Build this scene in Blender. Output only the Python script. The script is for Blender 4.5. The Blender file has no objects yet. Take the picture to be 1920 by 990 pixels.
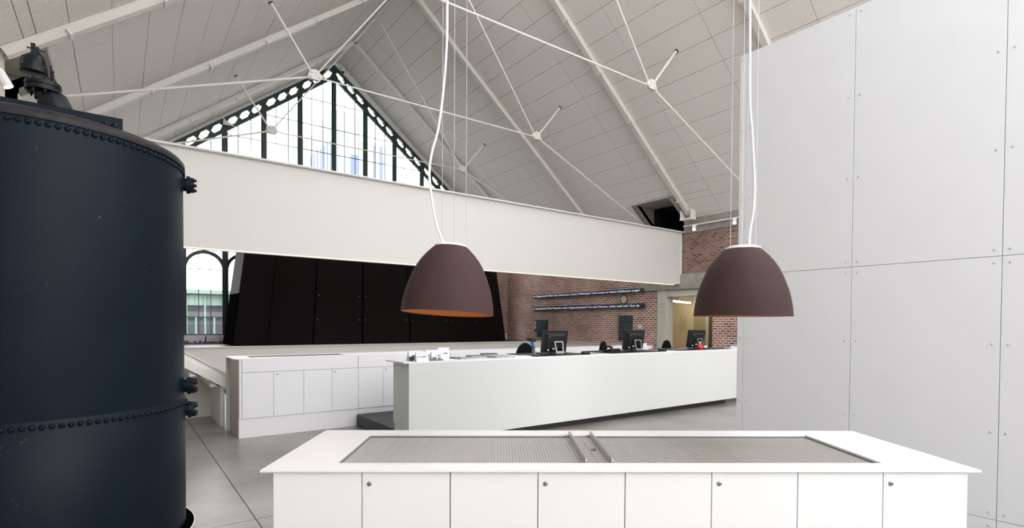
import bpy, bmesh, math, random
from mathutils import Vector, Matrix
random.seed(7)
scene = bpy.context.scene
COL = scene.collection
PI = math.pi
# ------------------------------------------------------------------ camera
cam_d = bpy.data.cameras.new('camera'); cam = bpy.data.objects.new('camera', cam_d); COL.objects.link(cam)
YAW, PITCH, ROLL, FPX, CX, CY = math.radians(53.67772), math.radians(-1.06406), math.radians(0.32449), 1000.916, 960.357, 626.344
fw = Vector((math.cos(YAW)*math.cos(PITCH), math.sin(YAW)*math.cos(PITCH), math.sin(PITCH)))
rt = Vector((math.sin(YAW), -math.cos(YAW), 0)); up = rt.cross(fw)
rt2 = rt*math.cos(ROLL)+up*math.sin(ROLL); up2 = -rt*math.sin(ROLL)+up*math.cos(ROLL)
M = Matrix((rt2, up2, -fw)).transposed().to_4x4(); M.translation = Vector((0, 0, 1.6)); cam.matrix_world = M
cam_d.sensor_width = 36; cam_d.lens = FPX/1920*36
cam_d.shift_x = (960-CX)/1920; cam_d.shift_y = (CY-495)/1920
cam_d.clip_start = .05; cam_d.clip_end = 500
scene.camera = cam
# ------------------------------------------------------------------ world, exposure
W = bpy.data.worlds.new('world'); scene.world = W; W.use_nodes = True
bg = W.node_tree.nodes['Background']; bg.inputs[0].default_value = (1.0, .992, 1.0, 1); bg.inputs[1].default_value = 4.2
vs = scene.view_settings; vs.view_transform = 'Standard'; vs.look = 'None'; vs.gamma = 1; vs.use_curve_mapping = False
vs.exposure = 0.69
def portal(loc, rot, sx, sy):      # sky portals in the glazed gables and the added roof glazing: guide the sky light, emit nothing
    l = bpy.data.lights.new('sky_portal', 'AREA'); l.shape = 'RECTANGLE'; l.size = sx; l.size_y = sy; l.cycles.is_portal = True
    o = bpy.data.objects.new('sky_portal', l); COL.objects.link(o); o.location = loc; o.rotation_euler = rot
portal((7, 22.3, 6.6), (-PI/2, 0, 0), 16.8, 11)
portal((7, -8.6, 6.2), (PI/2, 0, 0), 16.8, 11.6)
portal((7.12, 6.5, 12.45), (0, 0, 0), 1.9, 12.2)
for s_ in (1, -1): portal((7.12+s_*4.4, -3.75, 12.05-.8185*4.4+.35), (0, s_*math.atan(.8185), 0), 6.6, 8.3)

# ------------------------------------------------------------------ materials
def newmat(name):
    m = bpy.data.materials.new(name); m.use_nodes = True
    n = m.node_tree; b = n.nodes['Principled BSDF']
    return m, n, b
def mat(name, col, rough=.5, metal=0., spec=.5, nscale=0, namt=.1, bump=0., bscale=60, col2=None, stretch=None, coat=0):
    m, n, b = newmat(name)
    b.inputs['Base Color'].default_value = (*col, 1); b.inputs['Roughness'].default_value = rough
    b.inputs['Metallic'].default_value = metal; b.inputs['Specular IOR Level'].default_value = spec
    if coat: b.inputs['Coat Weight'].default_value = coat; b.inputs['Coat Roughness'].default_value = .2
    tc = n.nodes.new('ShaderNodeTexCoord'); src = tc.outputs['Object']
    if stretch:
        mp = n.nodes.new('ShaderNodeMapping'); mp.inputs['Scale'].default_value = stretch
        n.links.new(src, mp.inputs[0]); src = mp.outputs[0]
    if nscale:
        t = n.nodes.new('ShaderNodeTexNoise'); t.inputs['Scale'].default_value = nscale; t.inputs['Detail'].default_value = 6
        t.inputs['Roughness'].default_value = .65
        n.links.new(src, t.inputs['Vector'])
        r = n.nodes.new('ShaderNodeValToRGB'); c2 = col2 or tuple(c*(1-namt) for c in col)
        r.color_ramp.elements[0].position = .32; r.color_ramp.elements[1].position = .68
        r.color_ramp.elements[0].color = (*c2, 1); r.color_ramp.elements[1].color = (*[min(1, c*(1+(0 if col2 else namt))) for c in col], 1)
        n.links.new(t.outputs['Fac'], r.inputs[0]); n.links.new(r.outputs[0], b.inputs['Base Color'])
    if bump:
        t2 = n.nodes.new('ShaderNodeTexNoise'); t2.inputs['Scale'].default_value = bscale; t2.inputs['Detail'].default_value = 4
        n.links.new(src, t2.inputs['Vector'])
        bp = n.nodes.new('ShaderNodeBump'); bp.inputs['Strength'].default_value = bump; bp.inputs['Distance'].default_value = .01
        n.links.new(t2.outputs['Fac'], bp.inputs['Height']); n.links.new(bp.outputs[0], b.inputs['Normal'])
    return m
def emit(name, col, s):
    m, n, b = newmat(name); b.inputs['Base Color'].default_value = (*col, 1)
    b.inputs['Emission Color'].default_value = (*col, 1); b.inputs['Emission Strength'].default_value = s; return m
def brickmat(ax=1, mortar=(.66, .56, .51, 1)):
    m, n, b = newmat('old_brick'); L = n.links
    tc = n.nodes.new('ShaderNodeTexCoord'); se = n.nodes.new('ShaderNodeSeparateXYZ'); co = n.nodes.new('ShaderNodeCombineXYZ')
    L.new(tc.outputs['Object'], se.inputs[0]); L.new(se.outputs[ax], co.inputs[0]); L.new(se.outputs[2], co.inputs[1])
    wob = n.nodes.new('ShaderNodeTexNoise'); wob.inputs['Scale'].default_value = 6; L.new(tc.outputs['Object'], wob.inputs['Vector'])
    mx = n.nodes.new('ShaderNodeVectorMath'); mx.operation = 'MULTIPLY_ADD'; mx.inputs[1].default_value = (.02, .02, 0)
    L.new(wob.outputs['Color'], mx.inputs[0]); L.new(co.outputs[0], mx.inputs[2])
    br = n.nodes.new('ShaderNodeTexBrick'); L.new(mx.outputs[0], br.inputs['Vector'])
    br.inputs['Color1'].default_value = (.40, .19, .16, 1); br.inputs['Color2'].default_value = (.08, .045, .045, 1)
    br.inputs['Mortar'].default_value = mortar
    br.inputs['Scale'].default_value = 1; br.inputs['Brick Width'].default_value = .20; br.inputs['Row Height'].default_value = .077
    br.inputs['Mortar Size'].default_value = .021; br.inputs['Mortar Smooth'].default_value = .25; br.inputs['Bias'].default_value = -.1
    ns = n.nodes.new('ShaderNodeTexNoise'); ns.inputs['Scale'].default_value = .9; ns.inputs['Detail'].default_value = 5
    L.new(tc.outputs['Object'], ns.inputs['Vector'])
    rp = n.nodes.new('ShaderNodeValToRGB'); rp.color_ramp.elements[0].position = .35; rp.color_ramp.elements[1].position = .7
    rp.color_ramp.elements[0].color = (.8, .7, .68, 1); rp.color_ramp.elements[1].color = (1.15, 1.1, 1.05, 1)
    L.new(ns.outputs['Fac'], rp.inputs[0])
    mm = n.nodes.new('ShaderNodeMix'); mm.data_type = 'RGBA'; mm.blend_type = 'MULTIPLY'; mm.inputs['Factor'].default_value = 1
    L.new(br.outputs['Color'], mm.inputs['A']); L.new(rp.outputs[0], mm.inputs['B']); L.new(mm.outputs['Result'], b.inputs['Base Color'])
    bp = n.nodes.new('ShaderNodeBump'); bp.inputs['Strength'].default_value = .6; bp.inputs['Distance'].default_value = .02; bp.invert = True
    L.new(br.outputs['Fac'], bp.inputs['Height']); L.new(bp.outputs[0], b.inputs['Normal']); b.inputs['Roughness'].default_value = .9
    return m
def glassmat(name, tint=(.98, .98, .98), fac=.015):
    m, n, b = newmat(name); n.nodes.remove(b)
    t = n.nodes.new('ShaderNodeBsdfTransparent'); t.inputs[0].default_value = (*tint, 1)
    g = n.nodes.new('ShaderNodeBsdfGlossy'); g.inputs['Roughness'].default_value = .02
    mx = n.nodes.new('ShaderNodeMixShader'); mx.inputs[0].default_value = fac
    n.links.new(t.outputs[0], mx.inputs[1]); n.links.new(g.outputs[0], mx.inputs[2])
    n.links.new(mx.outputs[0], n.nodes['Material Output'].inputs[0]); return m
def boilermat():
    m, n, b = newmat('boiler_paint'); L = n.links
    tc = n.nodes.new('ShaderNodeTexCoord')
    ns = n.nodes.new('ShaderNodeTexNoise'); ns.inputs['Scale'].default_value = 2.2; ns.inputs['Detail'].default_value = 8; L.new(tc.outputs['Object'], ns.inputs['Vector'])
    r = n.nodes.new('ShaderNodeValToRGB'); r.color_ramp.elements[0].position = .3; r.color_ramp.elements[1].position = .75
    r.color_ramp.elements[0].color = (.0035, .0085, .0155, 1); r.color_ramp.elements[1].color = (.006, .012, .0195, 1)
    L.new(ns.outputs['Fac'], r.inputs[0])
    # scuffs: rare pale and rusty specks
    n2 = n.nodes.new('ShaderNodeTexNoise'); n2.inputs['Scale'].default_value = 26; n2.inputs['Detail'].default_value = 8; L.new(tc.outputs['Object'], n2.inputs['Vector'])
    r2 = n.nodes.new('ShaderNodeValToRGB'); r2.color_ramp.elements[0].position = .70; r2.color_ramp.elements[1].position = .76
    r2.color_ramp.elements[0].color = (0, 0, 0, 1); r2.color_ramp.elements[1].color = (1, 1, 1, 1); L.new(n2.outputs['Fac'], r2.inputs[0])
    mx = n.nodes.new('ShaderNodeMix'); mx.data_type = 'RGBA'; L.new(r2.outputs[0], mx.inputs['Factor'])
    L.new(r.outputs[0], mx.inputs['A']); mx.inputs['B'].default_value = (.07, .06, .055, 1)
    L.new(mx.outputs['Result'], b.inputs['Base Color'])
    n3 = n.nodes.new('ShaderNodeTexNoise'); n3.inputs['Scale'].default_value = 45; n3.inputs['Detail'].default_value = 5; L.new(tc.outputs['Object'], n3.inputs['Vector'])
    bp = n.nodes.new('ShaderNodeBump'); bp.inputs['Strength'].default_value = .12; bp.inputs['Distance'].default_value = .01
    L.new(n3.outputs['Fac'], bp.inputs['Height']); L.new(bp.outputs[0], b.inputs['Normal'])
    b.inputs['Roughness'].default_value = .44; b.inputs['Specular IOR Level'].default_value = .12; return m
MT = dict(
 white_panel=mat('white_wall_board', (.79, .80, .83), .5, nscale=3, namt=.012),
 lacquer=mat('white_lacquer', (.82, .82, .84), .4),
 lacquer_warm=mat('warm_white_worktop', (.84, .82, .80), .32),
 cream=mat('cream_steel_paint', (.66, .655, .63), .5, nscale=1.2, namt=.01),
 cream_light=mat('light_cream_paint', (.83, .815, .775), .5, nscale=1.2, namt=.01),
 desk=mat('desk_white', (.625, .645, .64), .5),
 ceil=mat('wood_wool_board', (.88, .84, .80), .95, nscale=38, col2=(.61, .58, .55), bump=.6, bscale=70),
 backing=mat('roof_backing', (.10, .095, .09), .95, nscale=8, namt=.1),
 rafter=mat('rafter_paint', (.66, .645, .60), .55, nscale=2, namt=.02),
 rod=mat('tie_rod_paint', (.72, .70, .66), .5, nscale=3, namt=.02),
 boiler=boilermat(),
 iron=mat('black_iron', (.007, .009, .012), .42, spec=.22, bump=.15, bscale=40, nscale=12, namt=.2),
 rust=mat('worn_rim_paint', (.036, .031, .030), .5, spec=.2, nscale=14, col2=(.010, .014, .020)),
 concrete=mat('raw_concrete', (.36, .345, .30), .85, nscale=3, namt=.16, bump=.2, bscale=30),
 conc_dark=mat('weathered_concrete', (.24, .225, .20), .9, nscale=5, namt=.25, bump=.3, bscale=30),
 jamb=mat('pale_plaster', (.55, .53, .47), .8, nscale=3, namt=.03),
 floor=mat('polished_concrete', (.245, .237, .225), .34, nscale=1.1, namt=.28, bump=.05, bscale=8),
 joint=mat('floor_joint', (.09, .086, .08), .8, nscale=10, namt=.1),
 black_floor=mat('anthracite_flooring', (.022, .022, .025), .5, nscale=60, namt=.2),
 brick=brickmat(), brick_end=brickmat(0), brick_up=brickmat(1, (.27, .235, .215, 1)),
 glass=glassmat('window_glass'),
 green=mat('dark_green_iron', (.012, .035, .026), .45, nscale=5, namt=.15),
 pavilion=mat('black_fibre_board', (.0100, .0082, .0082), .65, spec=.06, nscale=40, namt=.15),
 pav_lit=mat('lit_black_board', (.060, .055, .064), .7, spec=.1, nscale=20, namt=.05),  # black board with the light it reflects painted in as grey
 pav_gap=mat('black_joint', (.003, .003, .003), .8, spec=0, nscale=5, namt=.1),
 terracotta=mat('brown_shade', (.058, .033, .034), .7, spec=.15, nscale=90, namt=.10, stretch=(1, 1, 9), bump=.12, bscale=120),
 orange=mat('orange_lining', (.75, .27, .07), .6, nscale=5, namt=.03),
 cable=mat('white_cable', (.86, .86, .88), .4, nscale=4, namt=.01),
 wire=mat('steel_wire', (.62, .63, .68), .35, metal=.6, nscale=4, namt=.02),
 steel=mat('brushed_steel', (.50, .48, .46), .38, metal=.7, nscale=30, namt=.06, stretch=(1, 12, 1)),
 lid=mat('ribbed_grey_sheet', (.44, .43, .41), .35, metal=.25, nscale=12, namt=.03),
 chrome=mat('lock_nickel', (.30, .29, .28), .25, metal=.9, nscale=30, namt=.1),
 dark=mat('dark_slot', (.01, .01, .011), .6, nscale=10, namt=.1),
 shaded_side=mat('shaded_side_panel', (.50, .44, .40), .6, nscale=4, namt=.05, stretch=(1, 1, .15)),  # shade on the cabinet's left end, put into the colour
 black_plastic=mat('black_plastic', (.007, .0075, .009), .42, spec=.3, nscale=60, namt=.1),
 chair_fabric=mat('black_upholstery', (.006, .0065, .010), .85, spec=.08, nscale=200, namt=.2),
 silver=mat('silver_plastic', (.17, .17, .18), .35, metal=.4, nscale=30, namt=.04),
 blue=mat('blue_plastic', (.02, .10, .28), .35, nscale=30, namt=.1),
 greyplastic=mat('grey_plastic', (.10, .12, .14), .4, nscale=30, namt=.08),
 red=mat('red_plastic', (.62, .03, .03), .4, nscale=30, namt=.08),
 skin=mat('pale_peach', (.6, .4, .3), .6, nscale=30, namt=.05),
 leafgreen=mat('green_felt', (.05, .16, .05), .8, nscale=30, namt=.1),
 paper=mat('white_paper', (.78, .78, .82), .6, nscale=8, namt=.02),
 paper_grey=mat('grey_paper', (.42, .44, .46), .5, nscale=6, col2=(.25, .27, .28)),
 paper_brown=mat('brown_print', (.16, .13, .10), .5, nscale=20, namt=.3),
 paper_dark=mat('dark_print', (.025, .022, .022), .5, nscale=20, namt=.3),
 ink=mat('printed_ink', (.04, .04, .05), .6, nscale=20, namt=.1),
 inkblue=mat('pale_blue_ink', (.30, .42, .55), .6, nscale=20, namt=.1),
 inkcity=mat('city_print', (.08, .09, .13), .6, nscale=30, namt=.3),
 slate=mat('slate_board', (.035, .045, .055), .45, spec=.2, nscale=12, namt=.08),
 slate2=mat('slate_plate', (.050, .063, .075), .45, nscale=12, namt=.08),
 display=mat('display_housing', (.022, .027, .036), .45, nscale=12, namt=.1),
 olive=mat('olive_door', (.10, .085, .035), .5, nscale=8, namt=.08, stretch=(6, 6, .4)),
 beige=mat('beige_wall', (.66, .56, .36), .75, nscale=2, namt=.03),
 beige2=mat('beige_door', (.38, .31, .17), .55, nscale=6, namt=.04),
 screw=mat('painted_screw', (.58, .58, .60), .5, nscale=20, namt=.05),
 socket=mat('white_socket', (.75, .75, .77), .4, nscale=5, namt=.01),
 woodring=mat('brown_wood_ring', (.16, .07, .03), .5, nscale=14, namt=.2),
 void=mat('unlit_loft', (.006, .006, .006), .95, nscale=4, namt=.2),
 asphalt=mat('yard_paving', (.10, .10, .10), .9, nscale=1.5, namt=.2),
 out_green=mat('pale_green_fascia', (.20, .29, .24), .6, nscale=2, namt=.05),
 out_grey=mat('grey_cladding', (.13, .14, .145), .7, nscale=2, namt=.1),
 out_dark=mat('dark_cladding', (.085, .09, .1), .7, nscale=2, namt=.1),
 out_turq=mat('turquoise_post', (.19, .34, .31), .5, nscale=2, namt=.05),
 out_white=mat('white_render', (.45, .47, .5), .7, nscale=1, namt=.03),
 out_blue=mat('blue_glass_band', (.075, .11, .19), .3, nscale=1, namt=.1),
 print_grey=mat('pale_grey_print', (.78, .77, .80), .7, nscale=1.5, namt=.08, stretch=(1, 1, 6)),
 warm=emit('warm_strip_light', (1, .88, .62), .60),
 tube=emit('fluorescent_tube', (1, .95, .80), 24),
 spot=emit('spot_lens', (1, .88, .66), 5),
 ledtext=emit('led_text', (.60, .66, .85), .55),
)

# ------------------------------------------------------------------ mesh helpers
class MB:
    def __init__(s): s.v = []; s.f = []
    def add(s, vs, fs):
        o = len(s.v); s.v += [tuple(v) for v in vs]; s.f += [tuple(i+o for i in f) for f in fs]; return s
    def box(s, x0, y0, z0, x1, y1, z1):
        return s.add([(x0,y0,z0),(x1,y0,z0),(x1,y1,z0),(x0,y1,z0),(x0,y0,z1),(x1,y0,z1),(x1,y1,z1),(x0,y1,z1)],
                     [(0,3,2,1),(4,5,6,7),(0,1,5,4),(1,2,6,5),(2,3,7,6),(3,0,4,7)])
    def hexa(s, b, t):            # bottom quad, top quad
        return s.add(list(b)+list(t), [(0,3,2,1),(4,5,6,7),(0,1,5,4),(1,2,6,5),(2,3,7,6),(3,0,4,7)])
    def prism(s, pts, ax, a, b):  # polygon (2d, in the two axes other than ax) extruded along ax
        def P(p, w): q = list(p); q.insert(ax, w); return q
        n = len(pts); return s.add([P(p, a) for p in pts]+[P(p, b) for p in pts],
            [tuple(range(n))[::-1], tuple(range(n, 2*n))]+[(i, (i+1) % n, n+(i+1) % n, n+i) for i in range(n)])
    def bar(s, a, b, w, h=None):  # rectangular bar between points
        a = Vector(a); b = Vector(b); h = h or w; d = (b-a).normalized()
        u = Vector((0, 0, 1)) if abs(d.z) < .9 else Vector((0, 1, 0)); r = d.cross(u).normalized(); q = r.cross(d)
        c = lambda o: [o-r*w/2-q*h/2, o+r*w/2-q*h/2, o+r*w/2+q*h/2, o-r*w/2+q*h/2]
        return s.hexa(c(a), c(b))
    def tube(s, pts, r, n=8, cap=True):
        pts = [Vector(p) for p in pts]; rings = []; r = r if isinstance(r, (list, tuple)) else [r]*len(pts)
        o = len(s.v); ref = None
        for i, p in enumerate(pts):
            d = (pts[min(i+1, len(pts)-1)]-pts[max(i-1, 0)]).normalized()
            if ref is None: ref = d.orthogonal().normalized()
            ref = (ref-d*ref.dot(d)).normalized(); q = d.cross(ref)
            s.v += [tuple(p+ref*r[i]*math.cos(2*PI*k/n)+q*r[i]*math.sin(2*PI*k/n)) for k in range(n)]
        for i in range(len(pts)-1):
            for k in range(n): a = o+i*n+k; b = o+i*n+(k+1) % n; s.f.append((a, b, b+n, a+n))
        if cap: s.f.append(tuple(range(o, o+n))[::-1]); e = o+(len(pts)-1)*n; s.f.append(tuple(range(e, e+n)))
        return s
    def lathe(s, prof, n=48, c=(0, 0, 0), axis=None, cap=False):   # prof [(r,z)]
        o = len(s.v); A = axis or Matrix.Identity(3); c = Vector(c)
        for r, z in prof: s.v += [tuple(c+A@Vector((r*math.cos(2*PI*k/n), r*math.sin(2*PI*k/n), z))) for k in range(n)]
        for i in range(len(prof)-1):
            for k in range(n): a = o+i*n+k; b = o+i*n+(k+1) % n; s.f.append((a, b, b+n, a+n))
        if cap: s.f.append(tuple(range(o, o+n))[::-1]); e = o+(len(prof)-1)*n; s.f.append(tuple(range(e, e+n)))
        return s
    def mesh(s, name, m, smooth=False):
        me = bpy.data.meshes.new(name); me.from_pydata(s.v, [], s.f); me.validate()
        bm = bmesh.new(); bm.from_mesh(me); bmesh.ops.recalc_face_normals(bm, faces=bm.faces); bm.to_mesh(me); bm.free()
        me.materials.append(MT[m])
        if smooth:
            me.polygons.foreach_set('use_smooth', [True]*len(me.polygons))
            if smooth != 'full': me.set_sharp_from_angle(angle=math.radians(smooth if smooth is not True else 40))
        me.update(); return me
    def build(s, name, m, parent=None, smooth=False, bevel=0):
        o = bpy.data.objects.new(name, s.mesh(name, m, smooth)); COL.objects.link(o)
        if parent: o.parent = parent
        if bevel:
            b = o.modifiers.new('bevel', 'BEVEL'); b.width = bevel; b.segments = 2; b.limit_method = 'ANGLE'
        return o
def inst(name, me, parent=None, loc=(0, 0, 0), rot=(0, 0, 0), mtx=None):
    o = bpy.data.objects.new(name, me); COL.objects.link(o)
    if parent: o.parent = parent
    if mtx is not None: o.matrix_local = mtx
    else: o.location = loc; o.rotation_euler = rot
    return o
def empty(name, loc=(0, 0, 0), rz=0):
    o = bpy.data.objects.new(name, None); COL.objects.link(o); o.location = loc; o.rotation_euler = (0, 0, rz); o.empty_display_size = .1; return o
def tag(o, label, cat, group=None, kind=None):
    o['label'] = label; o['category'] = cat
    if group: o['group'] = group
    if kind: o['kind'] = kind
    return o
def struct(o, label, cat): return tag(o, label, cat, kind='structure')
def B(*a): return MB().box(*a)
def textmesh(name, body, size, m, parent, mtx, width=None, ext=.002):
    cu = bpy.data.curves.new(name, 'FONT'); cu.body = body; cu.size = size; cu.extrude = ext; cu.align_x = 'LEFT'; cu.align_y = 'CENTER'; cu.resolution_u = 2
    t = bpy.data.objects.new(name, cu); COL.objects.link(t)
    me = bpy.data.meshes.new_from_object(t.evaluated_get(bpy.context.evaluated_depsgraph_get())); bpy.data.objects.remove(t); bpy.data.curves.remove(cu)
    me.materials.clear(); me.materials.append(MT[m])
    if width:
        xs = [v.co.x for v in me.vertices]; k = width/(max(xs)-min(xs)); x0 = min(xs)
        for v in me.vertices: v.co.x = (v.co.x-x0)*k
    return inst(name, me, parent, mtx=mtx)

# ------------------------------------------------------------------ hall constants
XL, XR = -1.4, 15.6; XC, ZR, SL = 7.12, 12.05, .8185; YG, YB = 21.75, -8.0
AL = math.atan(SL); NR = Vector((math.sin(AL), 0, math.cos(AL)))
SLS = {1: .8185, -1: .762}   # the two roof slopes differ a little in pitch
def zroof(x): return ZR-SLS[1 if x > XC else -1]*abs(x-XC)

# floor: big slabs with open joints
fl = B(XL, YB, -.12, XR, YG+.2, -.012).build('floor', 'joint'); struct(fl, 'grey polished concrete floor slabs with thin dark joints', 'floor')
xs = [-1.4, .884, 5.3, 10.4, 15.6]; ys = [-8, -3.6, .55, 4.71, 8.88, 13.0, 17.8]
for i in range(len(xs)-1):
    for j in range(len(ys)-1):
        g = .004
        B(xs[i]+g, ys[j]+g, -.05, xs[i+1]-g, ys[j+1]-g, 0).build('floor_slab', 'floor', fl)

# roof slopes
def slope(side):
    c = empty('ceiling'); struct(c, 'roof slope of grey wood-wool boards, '+('right of' if side > 0 else 'left of')+' the ridge', 'ceiling')
    sl_k = SLS[side]; al = math.atan(sl_k)
    def pt(u, y, off): return Vector((XC+side*u, y, ZR-sl_k*u))+Vector((side*math.sin(al), 0, math.cos(al)))*off
    def sheet(name, u0, u1, y0, y1, o0, o1, m):
        b = [pt(u0, y0, o0), pt(u1, y0, o0), pt(u1, y1, o0), pt(u0, y1, o0)]; t = [pt(u0, y0, o1), pt(u1, y0, o1), pt(u1, y1, o1), pt(u0, y1, o1)]
        return MB().hexa(b, t).build(name, m, c)
    U = 8.65
    if side > 0:
        parts = [(0, 1.9, YB, .4), (6.9, 7.65, YB, .4), (.95, 7.65, .4, 12.6), (0, 7.65, 12.6, YG), (7.65, U, YB, 11.3), (7.65, U, 12.77, YG)]
    else:
        parts = [(0, 1.9, YB, .4), (6.9, 8.067, YB, .4), (.95, 8.067, .4, 12.6), (0, 8.067, 12.6, YG), (8.067, U, YB, 11.3), (8.067, U, 12.77, YG)]
    for u0, u1, y0, y1 in parts: sheet('roof_deck', u0, u1, y0, y1, .11, .25, 'backing')
    sheet('added_roof_light', 1.9, 6.9, YB, .4, .16, .165, 'glass')  # unseen glazing behind the camera, added for light from above
    for k in range(8): sheet('added_roof_light_bar', 1.9, 6.9, YB+k*1.2-.03, YB+k*1.2+.03, .10, .20, 'rafter')
    sheet('added_ridge_light', 0, .95, .4, 12.6, .16, .165, 'glass')  # unseen ridge glazing, added to light the far part of the hall
    for k in range(11): sheet('added_ridge_light_bar', 0, .97, .4+k*1.22-.03, .4+k*1.22+.03, .10, .20, 'rafter')
    w, o0 = (.4955, .40) if side > 0 else (.53, .26); rows = 18; yj = [1.03+2.2*k for k in range(-1, 11)]
    mesh_full = None
    for r in range(rows):
        for k in range(len(yj)-1):
            y0, y1 = yj[k], min(yj[k+1], YG-.02)
            if y1 < (3.0 if side > 0 else 6.5) or y0 > YG-.1: continue
            if r < 3 and y0 < 12.5 and o0+(r-1)*w < .95:
                if y1 > 12.6: y0 = 12.62
                elif o0+r*w > 1.0: pass
                else: continue
            u0, u1 = max(0, o0+(r-1)*w), o0+r*w; u0 = max(u0, .97) if y0 < 12.5 else u0; cells = [(u0, u1, y0, y1)]
            R = (7.65, 11.3, 12.77) if side > 0 else (8.067, 11.3, 12.77)
            if u1 > R[0] and y1 > R[1] and y0 < R[2]:
                cells = []
                if u0 < R[0]: cells.append((u0, R[0], y0, y1)); u0 = R[0]
                if y0 < R[1]: cells.append((u0, u1, y0, R[1]))
                if y1 > R[2]: cells.append((u0, u1, R[2], y1))
            for (a0, a1, b0, b1) in cells:
                full = abs(a1-a0-w) < 1e-6 and abs(b1-b0-2.2) < 1e-6
                g = .005; off = .065+random.uniform(-.003, .003)
                if full:
                    if mesh_full is None:
                        sl = w/math.cos(al)
                        mesh_full = B(-sl/2+g, -1.1+g, 0, sl/2-g, 1.1-g, .045).mesh('ceiling_panel', 'ceil')
                    inst('ceiling_panel', mesh_full, c, pt((a0+a1)/2, (b0+b1)/2, off), (0, side*al, 0))
                else: sheet('ceiling_panel', a0+g, a1-g, b0+g, b1-g, off, off+.045, 'ceil')
    return c
slope(1); slope(-1)
# loft recess above the eave on the right and on the left
def recess(x0, x1, y0, y1, z0, z1, name, label, dirn):
    r = empty(name); struct(r, label, 'roof recess')
    B(min(x0, x1), y0-.02, z1, max(x0, x1), y1+.02, z1+.12).build('soffit', 'concrete', r)
    xe = XR+.02 if dirn > 0 else XL-.02; pg = [(x0, z1), (xe, zroof(xe)+.05), (xe, z0), (x1, z0), (x1, z1)]
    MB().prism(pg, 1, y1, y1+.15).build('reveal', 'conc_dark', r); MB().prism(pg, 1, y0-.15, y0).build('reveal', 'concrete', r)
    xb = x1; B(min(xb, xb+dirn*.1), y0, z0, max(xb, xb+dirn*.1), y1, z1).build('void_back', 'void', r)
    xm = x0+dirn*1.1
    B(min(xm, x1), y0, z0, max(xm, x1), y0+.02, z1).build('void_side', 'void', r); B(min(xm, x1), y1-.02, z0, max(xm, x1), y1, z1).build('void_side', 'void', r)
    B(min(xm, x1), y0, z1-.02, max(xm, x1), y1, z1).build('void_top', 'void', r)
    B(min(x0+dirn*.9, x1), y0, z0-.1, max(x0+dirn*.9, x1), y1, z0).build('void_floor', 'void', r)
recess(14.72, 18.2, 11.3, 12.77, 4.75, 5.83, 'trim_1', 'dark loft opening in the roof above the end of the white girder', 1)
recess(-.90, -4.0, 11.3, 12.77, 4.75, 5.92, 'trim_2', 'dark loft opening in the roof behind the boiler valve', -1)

# roof frames (rafters with clips)
FY = [2.15, 6.54, 10.94, 15.33, 19.73]
FN = ['partly above the white panel wall', 'crossing above the white panel wall, nearest to the camera', 'third from the glazed gable, running down to the spotlight', 'second from the glazed gable', 'next to the glazed gable']
clipm = MB().box(-.025, -.12, -.04, .025, .12, -.02).box(-.02, -.12, -.02, .02, -.095, .05).box(-.02, .095, -.02, .02, .12, .05).mesh('clip', 'rod')
for y, nm in zip(FY, FN):
    if y < 5: continue
    f = empty('roof_frame', (XC, y, 0)); tag(f, 'painted steel roof frame '+nm, 'roof frame', 'steel roof frames')
    for s in (1, -1):
        if s < 0 and y < 9: continue
        umax = 8.2 if s > 0 else 8.48; AL = math.atan(SLS[s]); NR = Vector((math.sin(AL), 0, math.cos(AL)))
        a = Vector((0, 0, ZR)); d = Vector((s*math.cos(AL), 0, -math.sin(AL))); n = Vector((s*NR.x, 0, NR.z)); L = umax/math.cos(AL)
        def P(t, w, h): return a+d*t+Vector((0, w, 0))+n*h
        mb = MB()
        for (w0, w1, h0, h1) in ((-.075, .075, -.075, -.06), (-.012, .012, -.06, .06), (-.075, .075, .045, .062)):
            mb.hexa([P(0, w0, h0), P(L, w0, h0), P(L, w1, h0), P(0, w1, h0)], [P(0, w0, h1), P(L, w0, h1), P(L, w1, h1), P(0, w1, h1)])
        # boxed sides
        for w0, w1 in ((-.068, -.055), (.055, .068)):
            mb.hexa([P(0, w0, -.06), P(L, w0, -.06), P(L, w1, -.06), P(0, w1, -.06)], [P(0, w0, .05), P(L, w0, .05), P(L, w1, .05), P(0, w1, .05)])
        mb.build('rafter', 'rafter', f)
        for u in (1.38, 2.68, 3.98, 5.28, 6.5, 7.75):
            inst('clip', clipm, f, a+d*(u/math.cos(AL))+n*(-.055), (0, s*AL, 0))
        if s > 0:   # foot bracket on the wall
            e = P(L, 0, -.05)
            mb = MB().box(e.x-.12, -.22, e.z-.16, e.x+.12, -.18, e.z+.12).box(e.x-.12, .18, e.z-.16, e.x+.12, .22, e.z+.12).box(e.x-.14, -.22, e.z-.20, e.x+.14, .22, e.z-.16)
            mb.build('foot_bracket', 'rod', f)
    B(-.12, -.12, ZR-.02, .12, .12, ZR+.06).build('ridge_plate', 'rafter', f)
rb = MB().box(XC-.07, 12.6, ZR-.02, XC+.07, YG-.05, ZR+.09).build('trim_3', 'rafter'); struct(rb, 'pale steel strip along the roof ridge', 'ridge strip')

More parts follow.
